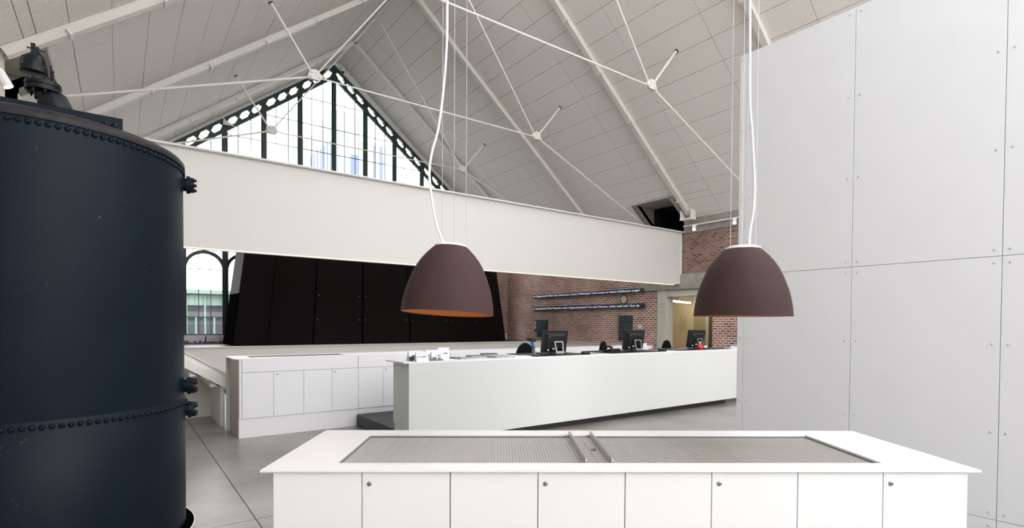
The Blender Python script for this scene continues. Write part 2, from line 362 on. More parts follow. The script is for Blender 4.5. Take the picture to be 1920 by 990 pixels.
# tie trusses
TN = {8.6: 'nearest to the camera', 13.05: 'in the middle of the hall', 17.5: 'farthest, in front of the glazed gable'}
for y in (8.6, 13.05, 17.5):
    t = empty('tie_truss', (XC, y, 0)); tag(t, 'white tie rod truss with knot plates, '+TN[y], 'roof truss', 'tie rod trusses')
    for s in (1, -1):
        N = Vector((s*3.38, 0, 7.42)); E_ = Vector((s*8.15, 0, 5.42 if s > 0 else 5.72)); A = Vector((s*.12, 0, 11.85)); S = Vector((s*4.33, 0, ZR-SLS[s]*4.33+.06)); AL = math.atan(SLS[s])
        k = .024
        MB().tube([N, E_], .026).build('eave_rod', 'rod', t, True)
        MB().tube([N+Vector((0, .03, 0)), A+Vector((0, .03, 0))], .020).build('ridge_rod', 'rod', t, True)
        if s < 0: MB().tube([N+Vector((0, -.035, 0)), A+Vector((0, -.035, 0))], .014).build('ridge_rod', 'rod', t, True)
        MB().tube([N, S], [.024, .03]).build('strut', 'rod', t, True)
        MB().lathe([(.05, -.01), (.05, .01)], 16, S, Matrix.Rotation(s*AL, 3, 'Y'), True).build('strut_collar', 'dark', t)
        for dy in (-.045, .03):
            pl = [(N.x+s*.17, N.z-.07), (N.x+s*.10, N.z+.13), (N.x-s*.05, N.z+.17), (N.x-s*.20, N.z+.03), (N.x-s*.12, N.z-.08)]
            MB().prism(pl, 1, dy, dy+.015).build('knot_plate', 'rod', t)
        for px, pz in ((.09, -.02), (.05, .08), (-.05, .09), (-.11, .0)):
            MB().lathe([(.026, -.07), (.03, -.06), (.03, .06), (.026, .07)], 10, (N.x+s*px, 0, N.z+pz), Matrix.Rotation(PI/2, 3, 'X'), True).build('pin', 'rod', t, True)
    MB().tube([(-3.38, 0, 7.42), (3.38, 0, 7.42)], .020).build('cross_tie', 'rod', t, True)

# ------------------------------------------------------------------ right wall (brick) with doorway
wr = empty('wall_right'); struct(wr, 'old red brick side wall with concrete bands and a lit doorway', 'wall')
mb = MB(); T = .4
mb.box(XR, 12.39, 0, XR+T, 13.82-.0, 2.41).box(XR, 12.39, 2.75, XR+T, 14.18, 4.72).box(XR, 14.18, 0, XR+T, YG, 4.72)
mb.box(XR, 13.82, 0, XR+T, 14.18, 2.41).box(XR, 12.39, 2.41, XR+T, 13.82, 2.75)
mb.box(XR, YB, 0, XR+T, 10.18, 3.34)
mb.box(XR+.12, 13.82, 2.41, XR+T, 14.18, 2.75)
mb.build('brickwork', 'brick', wr)
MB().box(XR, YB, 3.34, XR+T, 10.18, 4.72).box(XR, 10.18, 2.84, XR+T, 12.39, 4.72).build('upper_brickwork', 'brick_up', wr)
B(XR-.03, YB, 4.72, XR+T, 11.3, 5.2).build('concrete_band', 'conc_dark', wr); B(XR-.03, 12.77, 4.72, XR+T, YG, 5.2).build('concrete_band', 'conc_dark', wr)
B(XR-.10, 8.0, 2.84, XR+.02, 13.23, 3.34).build('lintel', 'concrete', wr)
B(XR-.03, 12.03, 0, XR+T, 12.39, 2.84).build('door_jamb', 'jamb', wr)
B(XR+.02, 10.18, 2.60, XR+T, 12.03, 2.84).build('door_header', 'jamb', wr)
# round opening with wooden ring
rn = empty('round_opening', (XR, 14.0, 2.58)); tag(rn, 'round white opening with brown rim in the brick wall', 'round opening')
Rx = Matrix.Rotation(PI/2, 3, 'Y')
MB().lathe([(.19, -.02), (.19, .012), (.15, .012), (.15, -.015), (.19, -.02)], 28, (0, 0, 0), Matrix.Rotation(-PI/2, 3, 'Y')).build('rim', 'woodring', rn, True)
MB().lathe([(0, 0), (.15, 0), (.15, .008), (0, .008)], 28, (0, 0, 0), Matrix.Rotation(-PI/2, 3, 'Y')).build('disc', 'jamb', rn)
# corridor beyond
co = empty('wall_corridor'); struct(co, 'beige corridor walls beyond the doorway in the brick wall', 'wall')
B(19.0, 8.6, 0, 19.2, 16.0, 2.95).build('end_wall', 'beige', co); B(XR+T, 15.6, 0, 19.0, 15.8, 2.95).build('side_wall', 'beige', co)
B(XR+T, 8.6, 0, 19.0, 8.8, 2.95).build('side_wall', 'beige', co); B(XR+T, 8.6, 2.95, 19.2, 16, 3.05).build('corridor_ceiling', 'jamb', co)
B(XR, 8.6, -.1, 19.2, 16, -.005).build('corridor_floor', 'floor', co)
d1 = empty('door_1', (18.98, 14.5, 0)); struct(d1, 'dark olive door at the left end of the corridor', 'door')
B(-.03, -.27, 0, 0.0, .62, 2.27).build('leaf', 'olive', d1); B(-.05, -.33, 0, 0, -.27, 2.33).build('frame', 'beige', d1)
MB().tube([(-.03, -.18, 1.05), (-.08, -.18, 1.05), (-.08, -.08, 1.05)], .01).build('handle', 'chrome', d1)
d2 = empty('door_2', (18.98, 12.95, 0)); struct(d2, 'tan door with pale frame at the right end of the corridor', 'door')
B(-.03, -.29, 0, 0, .28, 2.3).build('leaf', 'beige2', d2); B(-.05, -.43, 0, 0, -.29, 2.36).build('frame', 'jamb', d2); B(-.04, -.62, 0, 0, -.43, 2.36).build('side_light', 'olive', d2)
wt = empty('wall_lettering', (18.985, 13.72, 1.65)); tag(wt, 'faint lettering and scribble on the beige corridor wall', 'lettering')
mb = MB()
for k in range(9): mb.box(-.004, -.10, -.36+k*.075, 0, -.085, -.36+k*.075+.045)
mb.build('line_of_letters', 'olive', wt)['kind'] = 'stuff'
mb = MB(); pz = [(0, .16+.06*math.sin(k*1.3)+.03*math.cos(k*3.1), -.38+k*.055) for k in range(14)]
mb.tube(pz, .008, 5).tube([(0, .02+.04*math.sin(k*1.9), -.2+k*.05) for k in range(10)], .007, 5); mb.build('scribble', 'beige2', wt)
tl = empty('tube_light', (15.95, 12.36, 2.5)); tag(tl, 'bare fluorescent tubes under the corridor ceiling', 'lamp')
dv = Vector((2.9, .92, 0)); dn = dv.normalized()
for a, b in ((0.02, 1.42), (1.5, 2.9)):
    MB().tube([dn*a, dn*b], .028, 10).build('tube', 'tube', tl, True)
    MB().bar(dn*a+Vector((0, 0, .06)), dn*b+Vector((0, 0, .06)), .06, .05).build('batten', 'jamb', tl)
MB().box(-.02, -.02, .08, .02, .02, .45).build('hanger', 'steel', tl); MB().box(1.38, .42, .08, 1.42, .46, .45).build('hanger', 'steel', tl)
jl = empty('jamb_lettering', (XR-.032, 12.21, 2.2)); tag(jl, 'pale small lettering on the plaster jamb beside the corridor', 'lettering')
mb = MB()
for r, z in enumerate((.12, .02, -.18)):
    for k in range(4): mb.box(-.003, -.12+k*.07, z, 0, -.085+k*.07, z+.05)
mb.build('letters', 'concrete', jl)['kind'] = 'stuff'

# ------------------------------------------------------------------ left wall, back wall
wl = empty('wall_left'); struct(wl, 'plain pale side wall behind the boiler', 'wall')
mb = MB().box(XL-.3, YB, 0, XL, 22, 3.9).box(XL-.3, YB, 3.9, XL, 11.3, 5.7).box(XL-.3, 12.77, 3.9, XL, 22, 5.7).box(XL-.3, 11.3, 3.9, XL, 12.77, 4.75)
mb.build('plaster', 'jamb', wl)
wb = empty('wall_back'); struct(wb, 'glazed gable at the camera end of the hall', 'wall')
mb = MB().box(XL, YB-.2, 0, XR, YB, 3.0)
for k in range(-6, 8):
    x = 7.0+1.305*(k-.5)*1.0
    if XL < x < XR: mb.box(x-.06, YB-.16, 3.0, x+.06, YB-.04, max(.9, zroof(x)-.1))
mb.build('sill_and_posts', 'jamb', wb)
B(XL, YB-.11, 3.0, XR, YB-.10, 5.0).build('pane', 'glass', wb)
MB().prism([(XL, 5.0), (XR, 5.0), (XC, 12.0)], 1, YB-.11, YB-.10).build('pane', 'glass', wb)

# ------------------------------------------------------------------ glazed gable at the far end
CG, BAY = 7.0, 1.305
wf = empty('wall_front'); struct(wf, 'far gable wall of dark green iron posts over a low sill', 'wall')
B(XL-.3, YG-.1, 0, XR+.4, YG+.25, 1.15).build('sill_wall', 'print_grey', wf)
SG = {1: .795, -1: .762}
def zin(x): return 11.42-SG[1 if x > CG else -1]*abs(x-CG)
B(13.45, YG-.12, 1.15, XR, YG+.05, 4.9).build('brick_infill', 'brick_end', wf)
posts = [CG+BAY*k for k in range(-6, 7)]
for x in posts+[CG-6.5*BAY+.05, CG+6.5*BAY-.05]:
    if x < XL or x > XR: continue
    top = max(4.6, zin(x)+.05)
    MB().box(x-.05, YG-.10, 1.15, x+.05, YG+.06, top).box(x-.10, YG-.04, 1.15, x+.10, YG, top).build('post', 'green', wf)
B(XL, YG-.06, 4.60, XR, YG+.02, 4.75).build('transom', 'green', wf)
# arched windows
def arch(cx, n):
    w = empty('window_%d' % n, (cx, YG, 0)); struct(w, 'arched iron window %s' % ('seen left of the black pavilion' if abs(cx-2.43) < .1 else 'in the far gable, number %d from the left' % n), 'window')
    r0, r1 = .555, .675; zs = 3.48; N = 20
    pin = [(r0*math.cos(PI*k/N), zs+r0*math.sin(PI*k/N)) for k in range(N+1)]; pou = [(r1*math.cos(PI*k/N), zs+r1*math.sin(PI*k/N)) for k in range(N+1)]
    mb = MB()
    for k in range(N):
        q = [pin[k], pou[k], pou[k+1], pin[k+1]]
        mb.hexa([(p[0], -.07, p[1]) for p in q], [(p[0], .03, p[1]) for p in q])
    mb.build('arch', 'green', w)
    for s in (-1, 1): B(s*.575-.018, -.05, 1.15, s*.575+.018, .02, zs+.05).build('jamb', 'green', w)
    B(-.57, -.05, 1.15, .57, .03, 1.19).build('sill_bar', 'green', w)
    for x in (-.19, .19): B(x-.011, -.03, 1.19, x+.011, .01, zs+math.sqrt(r0*r0-x*x)+.01).build('glazing_bar', 'green', w)
    for z in (3.48, 2.60, 1.79): B(-.57, -.025, z-.012, .57, .005, z+.012).build('glazing_bar', 'green', w)
    xs_ = (-.565, -.19, .19, .565); zs_ = (1.19, 1.79, 2.60, 3.48)
    for i in range(3):
        for j in range(3): B(xs_[i], -.012, zs_[j], xs_[i+1], -.008, zs_[j+1]).build('pane', 'glass', w)
        pts = [(xs_[i], zs), (xs_[i+1], zs)]+[(x, zs+math.sqrt(max(0, .565**2-x*x))) for x in [xs_[i+1]+(xs_[i]-xs_[i+1])*k/6 for k in range(7)]]
        pts2 = [];
        for p in pts:
            if not pts2 or (abs(p[0]-pts2[-1][0])+abs(p[1]-pts2[-1][1]) > 1e-4): pts2.append(p)
        MB().prism(pts2, 1, -.012, -.008).build('pane', 'glass', w)
    for s in (-1, 1):
        pts = [(s*.567, zs+.02)]+[(s*r0*math.cos(PI/2*k/8), zs+r0*math.sin(PI/2*k/8)) for k in range(9)]+[(0, 4.6), (s*.567, 4.6)]
        MB().prism(pts, 1, -.012, -.008).build('spandrel_pane', 'glass', w)
n = 1
for k in range(13):
    cx = CG+BAY*(k-5.5)
    if .2 < cx < 6: arch(cx, n); n += 1
# glazing of the big gable
gw = empty('window_9', (0, YG, 0)); struct(gw, 'large gabled window with iron lattice edge above the white girder', 'window')
def clip_poly(poly, f):
    out = []
    for i in range(len(poly)):
        a, b = poly[i], poly[(i+1) % len(poly)]; fa, fb = f(a), f(b)
        if fa >= 0: out.append(a)
        if fa*fb < 0: t = fa/(fa-fb); out.append((a[0]+(b[0]-a[0])*t, a[1]+(b[1]-a[1])*t))
    return out
zrow = [4.75, 5.36, 6.37, 7.38, 8.39, 9.40, 10.41, 11.5]
for k in range(-6, 6):
    for j in range(3):
        x0 = CG+BAY*k+BAY*j/3; x1 = x0+BAY/3; s = 1 if (x0+x1)/2 > CG else -1
        if j: 
            zt = zin(x0)
            if zt > 4.9: B(x0-.014, -.025, 4.75, x0+.014, .005, zt).build('glazing_bar', 'green', gw)
        rows = [(4.75, 7.38)]+list(zip(zrow[3:-1], zrow[4:]))
        for z0, z1 in rows:
            p = clip_poly([(x0, z0), (x1, z0), (x1, z1), (x0, z1)], lambda q: (11.44-SG[s]*s*(q[0]-CG))-q[1])
            if len(p) > 2 and max(q[1] for q in p)-z0 > .03: MB().prism(p, 1, -.012, -.008).build('pane', 'glass', gw)
for k in (-6, -5, -4, -3, -2, -1, 0, 1, 2, 3, 4, 5): pass
B(XL+.1, -.012, 1.19, .44, -.008, 4.6).build('side_pane', 'glass', gw); B(5.75, -.012, 1.19, 13.4, -.008, 4.6).build('side_pane', 'glass', gw)
for z in zrow[1:-1]:
    x0, x1 = max(XL, CG-(11.42-z)/SG[-1]), min(XR, CG+(11.42-z)/SG[1])
    B(x0, -.022, z-.013, x1, .004, z+.013).build('glazing_bar', 'green', gw)
# lattice rafter: three open cells per bay
HB = .53
def lattice(k, s):
    mb = MB()
    def P(x, t): return (x, 11.42-SG[s]*s*(x-CG)+t*HB)
    x0 = CG+s*BAY*k; W0 = BAY
    def cell(a, b, solid=False):
        def Q(u, t): return P(x0+s*(a+(b-a)*u), t)
        if solid:
            q = [Q(0, 0), Q(1, 0), Q(1, 1), Q(0, 1)]; mb.hexa([(p[0], -.08, p[1]) for p in q], [(p[0], .04, p[1]) for p in q]); return
        c, d = .19, .19; l, r, bt, tp = .09, .91, .29, .78
        inn = [(l+c, bt), (r-c, bt), (r, bt+d), (r, tp-d), (r-c, tp), (l+c, tp), (l, tp-d), (l, bt+d)]
        out = [(l+c, 0), (r-c, 0), (1, bt+d), (1, tp-d), (r-c, 1), (l+c, 1), (0, tp-d), (0, bt+d)]
        cor = {1: (1, 0), 3: (1, 1), 5: (0, 1), 7: (0, 0)}
        for i in range(8):
            j = (i+1) % 8; q = [out[i]]+([cor[i]] if i in cor else [])+[out[j], inn[j], inn[i]]
            mb.prism([Q(*p) for p in q], 1, -.08, .04)
        for a_, b_ in (((.32, .52), (.68, .52)), ((.32, .52), (l+.06, .36)), ((.32, .52), (l+.06, .68)), ((.68, .52), (r-.06, .36)), ((.68, .52), (r-.06, .68))):
            A, Bp = Q(*a_), Q(*b_); mb.bar((A[0], -.02, A[1]), (Bp[0], -.02, Bp[1]), .02)
    g = .085
    cell(0, g*.6, True)
    for i in range(3): cell(g*.6+i*(W0-g*1.2)/3, g*.6+(i+1)*(W0-g*1.2)/3)
    cell(W0-g*.6, W0, True)
    mb.build('lattice_segment', 'green', gw)
for k in range(6):
    for s in (1, -1): lattice(k, s)
for s in (1, -1):   # pale trim strip between lattice and roof
    mb = MB(); q = [(CG, 11.94), (CG+s*7, 11.94-SG[s]*7), (CG+s*7, 12.4-SG[s]*7), (CG, 12.4)]
    mb.prism(q, 1, -.14, .10); mb.build('edge_trim', 'cream', gw)
# small dome camera at the apex
dc = empty('dome_camera', (7.28, YG-.28, 11.72)); tag(dc, 'small dome camera at the apex of the glazed gable', 'camera')
MB().lathe([(.085, .10), (.10, .06), (.09, .0), (.07, -.03)], 20, cap=True).build('housing', 'rod', dc, True); MB().lathe([(.06, -.02), (.055, -.06), (.03, -.09), (.001, -.1)], 16).build('dome', 'black_plastic', dc, True)
MB().box(-.03, -.03, .1, .03, .25, .14).build('bracket', 'rod', dc)
# gusset brace near the gable
gb = empty('gusset_brace', (3.1, 21.35, 8.69)); tag(gb, 'white triangular plate with short stubs before the gable lattice on the left', 'brace')
MB().prism([(-.10, .10), (-.12, -.10), (.28, -.09)], 1, -.01, .01).build('plate', 'rod', gb); MB().tube([(-.08, 0, .08), (-.13, 0, .20)], .022).build('stub', 'rod', gb, True); MB().tube([(.2, 0, -.07), (.52, 0, -.16)], .016).build('stub', 'rod', gb, True)

# ------------------------------------------------------------------ girder
gi = empty('girder', (0, 11.38, 0)); tag(gi, 'huge cream steel girder spanning the hall above the reception', 'girder')
B(XL, 0, 3.0, XR-.06, .30, 4.76).build('web', 'cream', gi)
MB().prism([(-.11, 4.755), (-.11, 4.79), (.42, 4.79), (.42, 4.755)], 0, XL, XR-.03).build('top_flange', 'cream', gi)
B(XL, -.008, 2.978, XR-.35, .33, 3.0).build('bottom_flange', 'cream', gi)
B(XR-.06, -.02, 3.0, XR-.035, .32, 4.755).build('end_plate', 'lacquer', gi)
B(XL+.2, .004, 2.964, XR-.40, .10, 2.978).build('light_strip', 'warm', gi)

# ------------------------------------------------------------------ raised platform with cream upstand, pavilion
PZ = .86; PY = 17.8
pf = empty('platform'); struct(pf, 'raised platform with cream front upstand below the black pavilion', 'platform')
B(XL, PY, 0, XR, YG-.1, PZ-.03).build('deck', 'black_floor', pf)
B(XL, PY-.06, 0, XR-.15, PY, PZ).build('front_upstand', 'cream_light', pf); B(XL, PY-.12, PZ, XR-.15, PY+.04, PZ+.03).build('edge_cap', 'cream_light', pf)
B(XR-.15, 12.6, 0, XR, PY+.04, PZ-.03).build('side_upstand', 'cream_light', pf); B(XR-.2, 12.6, PZ-.03, XR, PY, PZ).build('edge_cap', 'cream_light', pf)
pv = empty('pavilion', (8, 20.6, PZ)); tag(pv, 'black faceted leaning pavilion of tall boards on the raised platform', 'pavilion')
ratio = [2.498, 2.759, 3.751, 5.153, 6.857, 8.695, 10.406, 11.787, 12.651, 13.053]
yy = [20.6, 19.6, 18.8, 18.3, 18.1, 18.1, 18.3, 18.7, 19.2, 19.8]
pl = [Vector((r/18.2*y, y)) for r, y in zip(ratio, yy)]
pl += [Vector((14.0, 20.8)), Vector((12.5, 21.3)), Vector((4.2, 21.3))]
PH, KS = 3.9, .90
cpt = Vector((8, 20.6))
def pp(p, t, inset=0):
    v = p-cpt; v = v*(1-(1-KS)*t); ln = v.length; v = v*((ln-inset)/ln); return Vector((v.x, v.y, PH*t))
screw_m = MB().lathe([(.022, 0), (.018, .008), (.001, .012)], 8).mesh('screw', 'silver', True)
np_ = len(pl)
core = MB(); core.add([pp(p, 0, .05) for p in pl]+[pp(p, 1, .05) for p in pl], [tuple(range(np_)), tuple(range(np_, 2*np_))]+[(i, (i+1) % np_, np_+(i+1) % np_, np_+i) for i in range(np_)])
core.build('core', 'pav_gap', pv)
for i in range(np_):
    a, b = pl[i], pl[(i+1) % np_]; e = (b-a).normalized()*.03
    a2, b2 = a+e, b-e
    spl = [(0, 1, 'pavilion')] if i != 0 else [(0, .44, 'pav_gap'), (.44, 1, 'pav_lit')]  # first facet: black void below, light on the board painted in above
    for t0, t1, m in spl:
        MB().hexa([pp(a2, t0), pp(b2, t0), pp(b2, t0, .045), pp(a2, t0, .045)], [pp(a2, t1), pp(b2, t1), pp(b2, t1, .045), pp(a2, t1, .045)]).build('board', m, pv)
    if i in (3, 4, 5, 6):
        for t in (.22, .43):
            for q in (a+(b-a).normalized()*.12, b-(b-a).normalized()*.12):
                w = pp(q, t); nn = Vector(((b-a).y, -(b-a).x, 0)).normalized(); nn.z = .12
                inst('screw', screw_m, pv, mtx=Matrix.Translation(w+nn*.004)@nn.to_track_quat('Z', 'Y').to_matrix().to_4x4())
# skyline print on the sill
sk = empty('skyline_print', (2.4, YG-.102, .86)); tag(sk, 'dark town skyline print along the foot of the grey sill panel', 'print')
random.seed(3); mb = MB(); x = -1.6
while x < 1.3:
    w = random.uniform(.03, .09); h = random.uniform(.03, .10); mb.box(x, -.004, -.02, x+w, 0, h)
    if random.random() < .4: mb.prism([(x, h), (x+w, h), (x+w/2, h+.04)], 1, -.004, 0)
    x += w+random.uniform(0, .015)
mb.box(.02, -.004, 0, .07, 0, .19).prism([(.02, .19), (.07, .19), (.045, .30)], 1, -.004, 0); mb.build('silhouette', 'inkcity', sk)

# ------------------------------------------------------------------ stair on the left
st = empty('stair', (0, 9.2, 0)); tag(st, 'cream stair flight with sloping stringer and handrail band behind the boiler', 'stair')
def zt(x): return 1.183-.635*(x-.754)
x0, x1 = XL, 2.35
def band(name, o0, o1, y0, y1, m='cream_light'):
    MB().hexa([(x0, y0, zt(x0)+o0), (x1, y0, zt(x1)+o0), (x1, y1, zt(x1)+o0), (x0, y1, zt(x0)+o0)], [(x0, y0, zt(x0)+o1), (x1, y0, zt(x1)+o1), (x1, y1, zt(x1)+o1), (x0, y1, zt(x0)+o1)]).build(name, m, st)
band('handrail', -.022, 0, -.03, .05); band('upper_panel', -.10, -.022, .0, .02); band('stringer', -.245, -.10, -.025, .03)
for k in range(13):
    xt = 2.2-k*.27
    if xt-.27 > XL: MB().box(xt-.29, .03, zt(xt)-.16, xt, 1.17, zt(xt)-.12).box(xt-.29, .03, zt(xt)-.12, xt-.27, 1.17, zt(xt-.27)-.16).build('tread', 'cream_light', st)
band('soffit', -.27, -.235, .03, 1.17)
band('wall_stringer', -.235, -.05, 1.14, 1.17)
sr = MB().prism([(9.26, 0), (10.38, 0), (10.38, .60), (9.26, .60)], 0, 1.24, 1.30).build('trim_4', 'cream_light'); struct(sr, 'cream end wall of the niche under the stair', 'low wall')
sb = MB().prism([(XL, 0), (1.24, 0), (1.24, zt(1.24)-.28), (XL, zt(XL)-.28)], 1, 10.38, 10.44).build('trim_5', 'cream_light'); struct(sb, 'cream back wall of the niche under the stair', 'low wall')

# ------------------------------------------------------------------ anthracite raised floor behind the desk
rf = empty('raised_floor'); struct(rf, 'anthracite raised floor behind the reception desk', 'raised floor')
B(2.96, 6.24, 0, 10.05, 8.09, .183).build('deck', 'black_floor', rf)

# ------------------------------------------------------------------ back cabinets
lock_m = MB().lathe([(.0105, 0), (.0105, .005), (.008, .007), (.001, .007)], 14, axis=Matrix.Rotation(PI/2, 3, 'X')).box(-.0012, -.0085, -.005, .0012, -.0065, .005).mesh('lock', 'chrome', True)
YC = 8.12
def back_cab(x0, label, ndoors=4, first=False):
    c = empty('cabinet', (x0, YC, 0)); tag(c, label, 'cabinet', 'back cabinets'); w = .411*ndoors
    base = 0 if first else .185
    B(.004, .02, .27, w-.004, .72, 1.075).build('body', 'lacquer', c)
    MB().box(.0 if not first else -.036, .012, base, w-.003, .70, .264).build('plinth', 'lacquer', c)
    B(.003, 0, .908, w-.003, .02, 1.085).build('drawer_front', 'lacquer', c, bevel=.002)
    for k in range(ndoors):
        d = B(.411*k+.002, 0, .268, .411*(k+1)-.002, .02, .903).build('door', 'lacquer', c, bevel=.002)
        if k % 2: inst('lock', lock_m, d, (.411*k+.045, 0, .865))
    if first:
        B(-.034, -.004, .266, -.004, .55, 1.083).build('side_edge', 'lacquer', c)
        B(-.044, .03, 0, -.037, .70, 1.08).build('side_panel', 'shaded_side', c); B(-.09, .701, 0, .1, .74, 1.083).build('back_post', 'cream', c)
    return c
back_cab(1.35, 'white back cabinet with four doors left of the reception desk', first=True)
back_cab(1.35+1.645, 'white back cabinet half hidden by the left end of the reception desk')
back_cab(1.35+3.29, 'white back cabinet hidden behind the desk below the first monitor')
back_cab(1.35+4.935, 'white back cabinet hidden behind the desk below the second monitor')
back_cab(1.35+6.58, 'white back cabinet at the far right end of the back row', 5)
bw = empty('back_worktop', (1.26, YC, 1.085)); tag(bw, 'long white worktop with dark slot on the back cabinets', 'worktop')
cor = [(0.0+.10*(1-math.cos(a)), .09*(1-math.sin(a))-.004) for a in [PI/2*k/6 for k in range(7)]]
cor = [(.10-.10*math.cos(PI/2*k/6), .09-.09*math.sin(PI/2*k/6)) for k in range(7)]
LX = 10.0-1.26
outl = cor+[(.25, 0), (.25, .76), (0, .76)]
MB().prism(outl, 2, 0, .016).build('slab', 'lacquer', bw)
mb = MB().box(.25, 0, 0, LX, .27, .016).box(.25, .62, 0, 1.62, .76, .016).box(1.62, .27, 0, LX, .76, .016); mb.build('slab', 'lacquer', bw)
B(.25, .27, .0, 1.62, .62, .0156).build('slot', 'dark', bw)

# ------------------------------------------------------------------ reception desk
YD = 6.09
dk = empty('reception_desk', (2.89, YD, 0)); tag(dk, 'long white reception desk with smooth front and dark recessed base', 'desk')
DL = 11.2-2.89
B(0, 0, .112, DL, .05, 1.103).build('front_panel', 'desk', dk)
MB().prism([(.05, .112), (.05, 1.103), (.47, 1.103), (.47, .30), (.43, .30), (.43, .185), (.05, .185)], 0, .0, .04).build('end_panel', 'desk', dk)
B(-.07, .0, 1.103, DL, .56, 1.12).build('top', 'lacquer', dk)
B(.06, .05, .19, DL, .44, .24).build('shelf', 'desk', dk)
for k in range(1, 6): B(k*1.3, .05, .19, k*1.3+.03, .50, 1.103).build('rib', 'desk', dk)

# ------------------------------------------------------------------ things on the desk
ZD = 1.12
def chair(x, y, rz, label):
    c = empty('office_chair', (x, y, .183), rz); tag(c, label, 'chair', 'chairs behind the reception desk')
    N = 12; pts = [(.225*math.cos(PI*k/N), .74+.36*math.sin(PI*k/N)**.8) for k in range(N+1)]+[(-.20, .62), (.20, .62)]
    MB().prism(pts, 1, .17, .22).build('backrest', 'chair_fabric', c, bevel=.02)
    MB().prism([(-.24, -.22), (.24, -.22), (.25, .2), (-.25, .2)], 2, .42, .50).build('seat', 'chair_fabric', c, bevel=.03)
    MB().tube([(0, 0, .08), (0, 0, .42)], .03).build('column', 'chrome', c, True); MB().tube([(0, .05, .43), (0, .25, .43), (0, .24, .8)], .018).build('back_bracket', 'black_plastic', c, True)
    mb = MB()
    for k in range(5): a = 2*PI*k/5; mb.bar((0, 0, .09), (.29*math.cos(a), .29*math.sin(a), .06), .04, .025)
    mb.build('base', 'black_plastic', c)
    for k in range(5): a = 2*PI*k/5; MB().lathe([(.025, -.02), (.03, 0), (.025, .02)], 10, (.29*math.cos(a), .29*math.sin(a), .03), Matrix.Rotation(PI/2, 3, 'X'), True).build('castor', 'black_plastic', c, True)
chair(5.62, 7.05, .1, 'black office chair with rounded back beside the first monitor, behind the scanner')
chair(7.62, 7.1, .45, 'black office chair with rounded back between first and second monitor')
chair(9.40, 7.0, .2, 'black office chair with rounded back beside the third monitor')
def pad(x, w, label):
    p = B(0, 0, 0, w, .74, .010).build('desk_mat', 'black_plastic'); p.location = (x, YD+.055, ZD); tag(p, label, 'desk mat', 'black desk mats')
pad(4.95, 1.12, 'black desk mat under the first monitor'); pad(6.58, 1.42, 'black desk mat under the second monitor'); pad(8.40, 1.70, 'black desk mat under the third monitor')
def monitor(x, y, rz, label):
    m = empty('monitor', (x, y, ZD+.010), rz); tag(m, label, 'monitor', 'monitors on the reception desk')
    tl_ = math.radians(9); A = Matrix.Rotation(tl_, 4, 'X')   # top leans towards the desk front
    h = inst('housing', MB().box(-.235, -.018, 0.03, .235, .022, .375).hexa([(-.19, -.018, .06), (.19, -.018, .06), (.19, -.018, .34), (-.19, -.018, .34)], [(-.15, -.045, .09), (.15, -.045, .09), (.15, -.045, .31), (-.15, -.045, .31)]).mesh('housing', 'black_plastic'), m, mtx=A)
    inst('screen', B(-.215, .022, .05, .215, .0235, .355).mesh('screen', 'dark'), h)
    inst('badge', MB().lathe([(.011, 0), (.011, .004), (.001, .005)], 12, (-.13, -.046, .285), Matrix.Rotation(PI/2, 3, 'X')).mesh('badge', 'silver'), h)
    inst('rim_line', B(-.12, -.047, .30, .16, -.045, .306).mesh('rim_line', 'greyplastic'), h)
    # silver easel foot
    f = [(-.075, .0), (.075, .0), (.085, .205), (-.085, .205)]; g = [(-.05, .05), (.05, .05), (.062, .185), (-.062, .185)]
    mb = MB(); F = lambda p, o: Vector((p[0]+.03, -.16+p[1]*.25+o, p[1]))
    for i in range(4):
        j = (i+1) % 4; mb.hexa([F(f[i], 0), F(f[j], 0), F(g[j], 0), F(g[i], 0)], [F(f[i], .014), F(f[j], .014), F(g[j], .014), F(g[i], .014)])
    mb.build('easel_foot', 'silver', m); B(-.09, -.16, 0, .15, .10, .012).build('base_plate', 'black_plastic', m)
    MB().tube([(-.12, -.05, .10), (-.16, -.08, .05), (-.10, -.09, .02), (-.02, -.06, .07)], .007, 6).build('cables', 'black_plastic', m, True)
    MB().lathe([(.014, 0), (.014, .03)], 10, (-.06, -.075, .085), Matrix.Rotation(PI/2, 3, 'X'), True).build('plug', 'cable', m, True); MB().lathe([(.011, 0), (.011, .03)], 10, (-.15, -.06, .065), Matrix.Rotation(PI/2, 3, 'X'), True).build('plug', 'cable', m, True)
monitor(5.56, 6.46, -.10, 'black monitor on silver foot, leftmost, next to the blue scanner')
monitor(7.48, 6.50, -.10, 'black monitor on silver foot, the middle one of three')
monitor(9.38, 6.52, -.10, 'black monitor with a red figurine at its foot, rightmost')
# scanner on stand
sc = empty('barcode_scanner', (5.13, 6.42, ZD+.010)); tag(sc, 'blue and black hand scanner on a grey stand by the first monitor', 'scanner')
MB().lathe([(.055, 0), (.055, .01), (.03, .02), (.022, .10), (.028, .13)], 16, cap=True).build('stand', 'greyplastic', sc, True)
MB().tube([(-.02, -.01, .12), (-.035, -.012, .17), (-.045, -.015, .215)], [.02, .022, .026], 10).build('grip', 'blue', sc, True)
MB().hexa([(-.10, -.05, .21), (.015, -.05, .20), (.015, .03, .20), (-.10, .03, .21)], [(-.115, -.055, .255), (0, -.045, .25), (0, .025, .25), (-.115, .035, .255)]).build('head', 'black_plastic', sc, bevel=.006)
MB().tube([(.03, 0, .02), (.09, .02, .035), (.13, .01, .012), (.2, .03, .008)], .006, 6).build('cord', 'black_plastic', sc, True)
